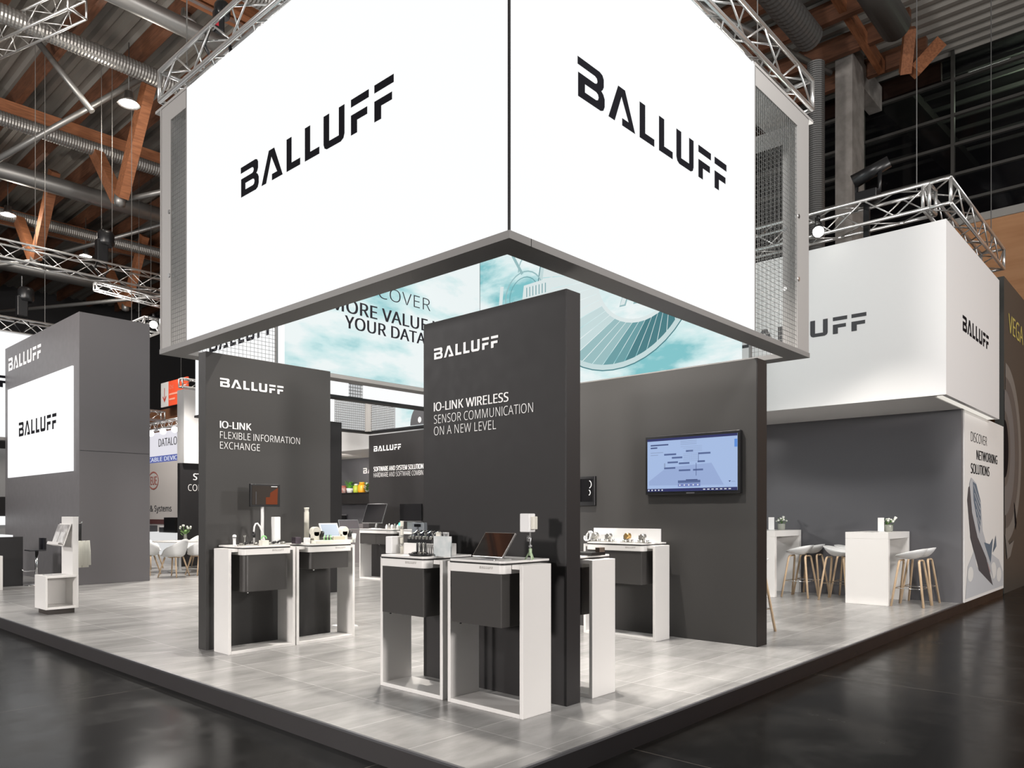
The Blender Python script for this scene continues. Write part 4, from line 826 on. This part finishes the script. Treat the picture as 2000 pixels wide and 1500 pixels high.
g.build('diagram', [E_('screen plane', (.36, .47, .76), .85), E_('screen bar', (.045, .05, .16), .8), E_('screen blue tab', (.14, .33, .85), .8), E_('screen pill', (.12, .17, .36), .8), E_('screen tool panel', (.22, .28, .60), .8), E_('screen ink', (.08, .11, .26), .8), E_('screen icon', (.85, .9, 1), .8), E_('screen thin line', (.33, .42, .64), .8)], scr)
G().box(7.443, 4.08, 1.607, 7.446, 4.18, 1.617).build('maker_badge', ALU, b)
t = thing('wall_tablet', 'black wall tablet half hidden behind the wall nearest the camera', 'tablet', (7.48, 5.6, 1.48)); b = G().box(7.46, 5.43, 1.48, 7.5, 5.95, 1.84).build('body', BLACK, t, .004)
g = G(); 
for zc, r in ((1.74, .05), (1.64, .035)): g.tube([(7.458, 5.53 - r * math.cos(a), zc + r * math.sin(a)) for a in [-1.1 + .22 * k for k in range(11)]], .005, 5)
g.build('screen_symbol', PALE, b); G().box(7.4585, 5.46, 1.53, 7.46, 5.92, 1.81).build('screen', GLASSB, b)
# connectors in front of the backboard
one('white_back_board', 'long white back board on the counter below the television', 'board', G().box(7.22, 4.37, ZT, 7.235, 5.27, 1.217), WHITE2)
for i, (y, lab) in enumerate(((5.14, 'nearest the tall front wall'), (4.95, 'second from the tall front wall'), (4.70, 'the brass coloured third one'), (4.50, 'beside the counter corner'))):
    t = thing('connector_group', f'metal connector group before the long white back board, {lab}', 'connectors', (7.08, y, ZT))
    G().box(7.04, y - .08, ZT, 7.12, y + .08, ZT + .008).build('plate', STEEL, t)
    for k in range(3):
        yy = y - .055 + .055 * k; G().tube([(7.08, yy, ZT + .008), (7.08, yy, ZT + .035 + .02 * (k % 2))], .016, 10).build('socket', CHROME if k != 1 else STEEL, t)
    m = BRASS if i == 2 else STEEL
    G().tube([(7.05, y + .01, 1.135), (7.10, y - .01, 1.135)], .033 if i in (0, 2) else .026, 14).build('round_plug', m, t)
    G().box(7.09, y + .02, ZT + .03, 7.15, y + .07, 1.145).build('metal_block', STEEL, t, .003)
one('coiled_cable', 'white coiled cable at the far end of the connector counter', 'cable', G().tube([(7.08 + .045 * math.cos(a * .9), 5.24 + .05 * math.cos(a), 1.125 + .055 * math.sin(a)) for a in [PI * k / 7 for k in range(43)]], .006, 6), WHITE2)
t = thing('dark_device', 'flat dark device with a brown box on the counter behind the nearest wall', 'device', (4.75, 3.5, ZT)); G().box(4.66, 3.42, ZT, 4.84, 3.60, ZT + .025).build('body', BLACK, t, .003); G().box(4.76, 3.42, ZT + .025, 4.83, 3.46, ZT + .06).build('lid_box', M('brown box', (.12, .09, .07), .5), t)
# far counters
t = thing('tilted_monitor', 'large tilted black monitor with silver rim on the wide far counter', 'monitor', (9.9, 12.9, ZT))
panel(t, 'display_body', (9.86, 12.89, 1.385), NY, (.34, 0, .94), .34, .215, .012, GLASSB, ALU, .008); g = G(); g.lathe([(.16, ZT), (.16, ZT + .012), (.03, ZT + .02)], 9.86, 12.8, 20, sy=1.4); g.tube([(9.86, 12.85, ZT + .02), (9.9, 12.85, 1.25)], .03, 10); g.build('foot', ALU, t)
t = thing('upright_monitor', 'upright dark monitor on a grey stand, far back beside the wall nearest the camera', 'monitor', (9.9, 11.75, ZT))
b = G().box(9.86, 11.40, 1.235, 9.90, 12.07, 1.58).build('display_body', GLASSB, t, .004); G().box(9.855, 11.40, 1.222, 9.90, 12.07, 1.236).build('chin', ALU, b); G().box(9.9, 11.65, ZT, 9.94, 11.88, 1.5).build('stand', M('mid grey stand', (.2, .21, .22), .4), t); G().box(9.8, 11.6, ZT, 10.0, 11.93, ZT + .012).build('foot', ALU, t)
t = thing('sensor_row', 'row of tiny sensors with a green light on the wide far counter', 'sensors', (9.85, 12.3, ZT))
for i in range(6): y = 12.48 - .09 * i; G().lathe([(.03, ZT), (.03, ZT + .04 + .02 * (i % 3)), (.015, ZT + .09 + .02 * (i % 2)), (.001, ZT + .1 + .02 * (i % 2))], 9.85, y, 10).build('sensor', STEEL if i % 2 else WHITE2, t)
G().ball((9.83, 12.02, 1.17), .035, 10, 6).build('green_light', emit_mat('green signal light', (.1, .9, .45), 3), t); G().tube([(9.83, 12.02, ZT), (9.83, 12.02, 1.15)], .02, 8).build('light_post', CREAM, t)
# ---------------------------------------------------------------- bar tables, stools, vases
def bar_table(label, x, y):
    t = thing('bar_table', label, 'bar table', (x, y, 0), 0, 'white bar tables', world=False)
    for a in (0, 1.04): G().box(a, 0, 0, a + .08, .62, 1.0).build('leg_panel', WHITE, t, .004)
    G().box(0, 0, 1.0, 1.12, .62, 1.10).build('tabletop', WHITE, t, .004); return t
bar_table('white bar table nearer the dark platform edge', 12.13, 3.44); bar_table('white bar table next to the television wall edge', 12.15, 5.19)
def bar_stool(label, loc, rotz):
    t = thing('bar_stool', label, 'bar stool', loc, rotz, 'oak legged bar stools', world=False)
    g = G(); n, k = 28, 7; P = []
    for j in range(k + 1):
        rr = j / k; row = []
        for i in range(n):
            a = 2 * PI * i / n; R_ = .232; h = (rr ** 2.6) * (.035 + .062 * (1 - math.sin(a)) + .012 * abs(math.cos(a)))
            row.append((R_ * rr * math.cos(a), R_ * rr * math.sin(a) * .95, .70 + h))
        P.append(row)
    for j in range(k):
        for i in range(n): g.face([P[j][i], P[j][(i + 1) % n], P[j + 1][(i + 1) % n], P[j + 1][i]], 0, True)
    o = g.build('seat', SHELL, t); m = o.modifiers.new('Weld', 'WELD'); m.merge_threshold = .0005; m = o.modifiers.new('Solidify', 'SOLIDIFY'); m.thickness = .012; m.offset = -1
    for sx in (-1, 1):
        for sy in (-1, 1):
            G().tube([(sx * .002, sy * .125, .683), (sx * .085, sy * .13, .683), (sx * .115, sy * .135, .67), (sx * .13, sy * .14, .635), (sx * .225, sy * .22, 0)], .017, 8, flat=.8).build('leg', WOOD, t)
    z = .27; f = .66 - .66 * 0; r = .188
    G().tube([(-r, -r, z), (r, -r, z), (r, r, z), (-r, r, z), (-r, -r, z)], .006, 6).build('footrest', CHROME, t); return t
s0 = bar_stool('bar stool at the near table, on its outer side by the platform edge', (12.42, 3.20, 0), 0)
for x, y, r, lab in ((12.90, 3.20, 0, 'bar stool at the near table, outer side, closer to the dark cabin wall'), (12.50, 4.30, PI, 'bar stool between the two tables with its back to the far table'), (13.0, 4.30, PI, 'bar stool between the two tables, mostly hidden behind the near table'),
                     (12.55, 4.93, 0, 'bar stool at the far table on the side facing the near table'), (13.05, 4.93, 0, 'bar stool at the far table, closest to the cabin wall'), (8.43, 3.91, 0, 'bar stool hidden behind the television wall with one oak leg showing')):
    dup(s0, (x, y, 0), r, lab)
def vase(label, loc):
    t = thing('flower_vase', label, 'vase', loc, 0, 'small vases on the bar tables', world=False)
    G().lathe([(.05, 0), (.062, .02), (.065, .09), (.06, .11), (.055, .105), (.05, .02), (.001, .02)], 0, 0, 18).build('glass', M('grey glass pot', (.32, .33, .29), .15), t)
    g = G(); rr = random.Random(len(label))
    for i in range(26):
        a = rr.uniform(0, 6.28); r = rr.uniform(.02, .09); z = rr.uniform(.11, .2); c = Vector((r * math.cos(a), r * math.sin(a), z)); d = Vector((math.cos(a), math.sin(a), .6)).normalized(); s_ = d.cross(Vector((0, 0, 1))).normalized() * .014
        g.face([c - d * .03, c + s_, c + d * .035, c - s_])
    g.build('foliage', GREEN, t)
    for i in range(9):
        a = i * 2.4; r = .02 + .009 * i; z = .2 - .006 * i; G().ball((r * math.cos(a), r * math.sin(a), z), .021, 8, 5, sz=.7).build('flower', PETAL, t)
    G().tube([(.04, -.05, .15), (.07, -.09, .23)], .006, 6, r1=.025).build('lily', PETAL, t)
    return t
v0 = vase('flower vase on the bar table nearer the platform edge', (12.78, 3.62, 1.10)); dup(v0, (12.92, 5.40, 1.10), 1.0, 'flower vase on the bar table next to the television wall edge')
def card(label, loc):
    t = thing('menu_card', label, 'card holder', loc, -.6, 'menu cards on the bar tables', world=False)
    G().box(-.055, -.004, 0, .055, .004, .22).build('card', WHITE2, t); G().box(-.055, -.03, 0, .055, .03, .006).build('foot', ALU, t); return t
c0 = card('white menu card on the bar table nearer the platform edge', (12.60, 3.68, 1.10)); dup(c0, (12.78, 5.52, 1.10), -.6, 'white menu card on the bar table next to the television wall edge')
# ---------------------------------------------------------------- dining group in the gap
def shell_chair(label, loc, rotz):
    t = thing('shell_chair', label, 'chair', loc, rotz, 'white shell chairs around the dining table', world=False)
    g = G(); n, k = 32, 9; P = []
    for j in range(k + 1):
        q = j / k; row = []
        for i in range(n):
            a = 2 * PI * i / n; s_ = -math.sin(a); rim = .02 + .20 * (1 + math.tanh(3.2 * (s_ + .25))) / 2 + .17 * max(0, s_) ** 2
            r = .20 * min(1, q / .5) if q < .5 else .20 + (.29 - .20) * ((q - .5) / .5) ** .7
            if s_ < -.2: r = min(r, .27)
            h = 0 if q < .45 else rim * ((q - .45) / .55) ** 1.25
            row.append((r * math.cos(a) * 1.06, r * math.sin(a), .44 + h))
        P.append(row)
    for j in range(k):
        for i in range(n): g.face([P[j][i], P[j][(i + 1) % n], P[j + 1][(i + 1) % n], P[j + 1][i]], 0, True)
    o = g.build('shell', SHELL, t); m = o.modifiers.new('Weld', 'WELD'); m.merge_threshold = .0005; m = o.modifiers.new('Solidify', 'SOLIDIFY'); m.thickness = .012; m.offset = -1
    for sx in (-1, 1):
        for sy in (-1, 1): G().tube([(sx * .13, sy * .13, .43), (sx * .235, sy * .225, 0)], .019, 8, r1=.013).build('leg', WOOD, t)
    G().box(-.14, -.015, .415, .14, .015, .432).box(-.015, -.14, .415, .015, .14, .432).build('cross_brace', WOOD, t); return t
h0 = shell_chair('white shell chair standing alone in front of the dining table', (7.28, 16.66, 0), .55)
for x, y, r, lab in ((7.92, 16.75, .15, 'white shell chair half hidden by the flexible information wall'), (7.05, 17.6, -.9, 'white shell chair cut off by the dark tower edge'), (7.9, 19.5, -2.6, 'white shell chair behind the dining table beside the tower'), (8.9, 18.9, 2.5, 'white shell chair behind the flowers on the dining table')):
    dup(h0, (x, y, 0), r, lab)
t = thing('dining_table', 'round white dining table in the gap beside the dark tower', 'table', (8.0, 18.0, 0))
G().lathe([(.001, .71), (.58, .71), (.60, .72), (.60, .735), (.001, .735)], 8.0, 18.0, 32).build('tabletop', WHITE, t); G().lathe([(.26, 0), (.26, .012), (.05, .03), (.035, .06), (.035, .71)], 8.0, 18.0, 20).build('pedestal', WHITE2, t)
t = thing('flower_vase', 'tall vase of pale flowers on the round dining table', 'vase', (8.0, 17.7, .735)); G().lathe([(.03, .735), (.04, .76), (.035, .90), (.03, .90), (.03, .75), (.001, .75)], 8.0, 17.7, 14).build('glass', M('grey glass pot', (.32, .33, .29), .15), t)
g = G(); rr = random.Random(4)
for i in range(22): a = rr.uniform(0, 6.28); r = rr.uniform(.02, .13); c = Vector((8.0 + r * math.cos(a), 17.7 + r * math.sin(a), .92 + rr.uniform(-.04, .2))); d = Vector((math.cos(a), math.sin(a), .8)).normalized(); s_ = d.cross(Vector((0, 0, 1))).normalized() * .02; g.face([c - d * .05, c + s_, c + d * .05, c - s_])
for i in range(8): a = i * .8; g.tube([(8.0, 17.7, .86), (8.0 + .12 * math.cos(a), 17.7 + .12 * math.sin(a), 1.02 + .03 * (i % 3))], .004, 5)
g.build('stems', GREEN, t)
for i in range(8): a = i * .8; G().ball((8.0 + .12 * math.cos(a), 17.7 + .12 * math.sin(a), 1.04 + .03 * (i % 3)), .026, 8, 5).build('flower', PETAL, t)
# ---------------------------------------------------------------- brochure stand, bar and stool at the near edge
t = thing('brochure_stand', 'white brochure stand on a cube base in front of the dark tower', 'brochure stand', (3.52, 11.85, 0))
G().box(3.37, 11.64, 0, 3.70, 12.04, .07).build('plinth', M('dark brown plinth', (.035, .028, .024), .4), t)
g = G(); x0, x1, y0, y1 = 3.33, 3.74, 11.60, 12.07
g.box(x0, y0, .07, x0 + .025, y1, .53).box(x1 - .025, y0, .07, x1, y1, .53).box(x0 + .025, y0, .07, x1 - .025, y1, .10).box(x0 + .025, y0, .50, x1 - .025, y1, .53).box(x0 + .025, y1 - .02, .10, x1 - .025, y1, .50)
g.build('cube', WHITE, t, .003)
G().box(3.665, 11.605, .53, 3.74, 12.06, 1.34).build('post', WHITE, t, .003)
rk = G(); u, v, n = Vector((0, 1, 0)), Vector((.30, 0, .95)).normalized(), Vector((-.95, 0, .30)).normalized(); c = Vector((3.60, 11.835, 1.09))
rk.obox(c, u, v, n, .225, .16, .006); rk.obox(c - v * .16 + n * .035, u, n, v, .225, .04, .006); rk.obox(c - v * .145 + n * .075, u, v, n, .225, .02, .004); rk = rk.build('rack', WHITE, t)
for s_ in (-1, 1):
    bq = thing('brochure', 'brochure pile on the stand rack, %s the post edge' % ('nearer' if s_ < 0 else 'farther from'), 'brochure', tuple(c)); G().obox(c + u * .108 * s_ + n * .018 - v * .0, u, v, n, .10, .14, .009).build('pages', noise_mat('grey brochure print', (.30, .29, .29), (.62, .61, .60), 9, rough=.35), bq)
    G().obox(c + u * .108 * s_ + n * .028 - v * .045, u, v, n, .09, .075, .0008).build('cover_picture', noise_mat('pale brochure picture', (.55, .55, .55), (.75, .75, .74), 16, rough=.35), bq)
G().obox((3.44, 11.9, .535), UX, UY, UZ, .05, .04, .004).build('flyer', ALU, t)
bg = thing('hanging_bag', 'white carrier bags hanging by black cords on the side of the brochure stand', 'bags', (3.75, 11.75, .9))
G().tube([(3.742, 11.72, 1.25), (3.81, 11.72, 1.25), (3.82, 11.72, 1.27)], .008, 6).build('peg', CHROME, bg)
g = G()
for i in range(4): g.tube([(3.755 + .018 * i, 11.72, 1.26), (3.755 + .02 * i, 11.70 + .015 * i, 1.1), (3.76 + .02 * i, 11.70 + .02 * i, .99)], .007, 6)
g.build('cord', BLACK, bg)
for i in range(5): x = 3.765 + .03 * i; G().tube([(x, 11.70, 1.0 - .02 * (i % 2)), (x + .01, 11.72, .85), (x + .012, 11.73, .62 + .03 * (i % 3))], .009, 8, r1=.013, flat=3.6).build('bag', M('off white cotton', (.70, .69, .62), .8), bg)
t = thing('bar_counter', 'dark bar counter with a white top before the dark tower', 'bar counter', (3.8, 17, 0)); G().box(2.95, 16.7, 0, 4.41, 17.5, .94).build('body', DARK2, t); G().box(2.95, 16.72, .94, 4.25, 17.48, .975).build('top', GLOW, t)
one('low_white_cube', 'low white cube at the picture edge before the bar counter', 'cube', G().box(3.2, 16.0, 0, 3.91, 16.4, .62), WHITE, bevel=.004)
t = thing('swivel_stool', 'chrome swivel stool with a black seat between bar counter and brochure stand', 'stool', (4.6, 16.75, 0))
cx_, cy_ = 4.62, 16.62
G().lathe([(.21, 0), (.21, .012), (.04, .03), (.001, .03)], cx_, cy_, 24).build('base', CHROME, t); G().tube([(cx_, cy_, .03), (cx_, cy_, .66)], .03, 14).build('pole', CHROME, t)
G().tube([(cx_, cy_, .28), (cx_ - .22, cy_ - .02, .28), (cx_ - .25, cy_, .32)], .013, 8).build('footrest', CHROME, t)
G().box(cx_ - .17, cy_ - .16, .665, cx_ + .12, cy_ + .16, .69).build('seat', M('black leather seat', (.012, .012, .015), .2, coat=.3), t, .01)
g = G()
for i in range(10):
    a0, a1 = -.9 + .18 * i, -.9 + .18 * (i + 1); q = [(cx_ - .03 + .19 * math.cos(a), cy_ + .19 * math.sin(a)) for a in (a0, a1)]; q2 = [(cx_ - .03 + .165 * math.cos(a), cy_ + .165 * math.sin(a)) for a in (a0, a1)]
    g.prism([q2[0], q[0], q[1], q2[1]], .69, .91)
g.build('backrest', M('black leather seat', (.012, .012, .015), .2), t)
# bar shelf far back
t = thing('wall_shelf', 'dark wall shelf box far back that carries plants and jars', 'shelf', (13.15, 18.2, 1.66)); G().box(12.95, 17.2, 1.66, 13.28, 19.4, 1.96).build('box', M('black brown board', (.02, .018, .018), .5), t); G().box(12.93, 17.2, 1.96, 13.28, 19.4, 1.98).build('top_board', M('black brown board', (.02, .018, .018), .5), t)
G().logo((13.296, 17.93, 2.54), NY, UZ, .16).build('logo_lettering', PALE, W)
ZS = 1.98
one('red_cup', 'red and white cup on the dark wall shelf', 'cup', G().lathe([(.09, ZS), (.10, ZS + .10), (.11, ZS + .22), (.09, ZS + .22), (.001, ZS + .2)], 13.1, 18.62, 14), noise_mat('red white pattern', (.45, .10, .07), (.7, .62, .58), 9, rough=.5))
t = thing('potted_plant', 'small green plant in a white pot on the dark wall shelf', 'plant', (13.1, 18.3, ZS)); G().lathe([(.08, ZS), (.11, ZS + .14), (.09, ZS + .14), (.001, ZS + .12)], 13.1, 18.3, 14).build('pot', WHITE2, t)
g = G(); rr = random.Random(2)
for i in range(40): a = rr.uniform(0, 6.28); r = rr.uniform(0, .14); c_ = Vector((13.1 + r * math.cos(a), 18.3 + r * math.sin(a), ZS + .15 + rr.uniform(0, .2))); d = Vector((math.cos(a), math.sin(a), 1)).normalized(); s_ = d.cross(Vector((0, 0, 1))).normalized() * .03; g.face([c_ - d * .06, c_ + s_, c_ + d * .06, c_ - s_])
g.build('leaves', M('bright green leaves', (.14, .45, .05), .5), t)
for y, nm, lab, m, r, h in ((18.0, 'fruit_jar', 'jar of green lemons on the dark wall shelf', M('lime jar', (.45, .55, .06), .3), .09, .26), (17.72, 'fruit_jar', 'big jar of oranges on the dark wall shelf', M('orange jar', (.85, .38, .02), .3), .12, .30)):
    t = thing(nm, lab, 'jar', (13.1, y, ZS)); G().lathe([(r * .9, ZS), (r, ZS + .03), (r, ZS + h * .7), (r * .6, ZS + h * .82), (.001, ZS + h * .83)], 13.1, y, 16).build('filled_glass', m, t); G().lathe([(r * .65, ZS + h * .83), (r * .65, ZS + h), (.001, ZS + h)], 13.1, y, 14).build('lid', CREAM if y > 17.9 else m, t)
t = thing('leafy_bunch', 'bunch of pale leaves and flowers at the end of the dark wall shelf', 'plant', (13.1, 17.47, ZS)); g = G(); rr = random.Random(9)
for i in range(50): a = rr.uniform(0, 6.28); r = rr.uniform(0, .16); c_ = Vector((13.1 + r * math.cos(a) * .6, 17.47 + r * math.sin(a), ZS + .03 + rr.uniform(0, .24))); d = Vector((math.cos(a), math.sin(a), .7)).normalized(); s_ = d.cross(Vector((0, 0, 1))).normalized() * .04; g.face([c_ - d * .06, c_ + s_, c_ + d * .06, c_ - s_], i % 3 == 0)
g.build('leaves', [GREEN, PETAL], t)
t = thing('back_bar', 'pale back bar below the dark wall shelf', 'bar', (13, 18.3, 0)); G().box(12.75, 17.2, 0, 13.28, 19.4, 1.10).build('body', M('mauve grey board', (.20, .185, .19), .5), t)
t = thing('coffee_machine', 'small black coffee machine on the pale back bar', 'coffee machine', (13, 18.9, 1.1)); G().box(12.9, 18.66, 1.10, 13.2, 18.98, 1.33).build('body', BLACK, t, .01); G().box(12.88, 18.64, 1.33, 13.22, 19.0, 1.36).build('lid', CHROME, t)
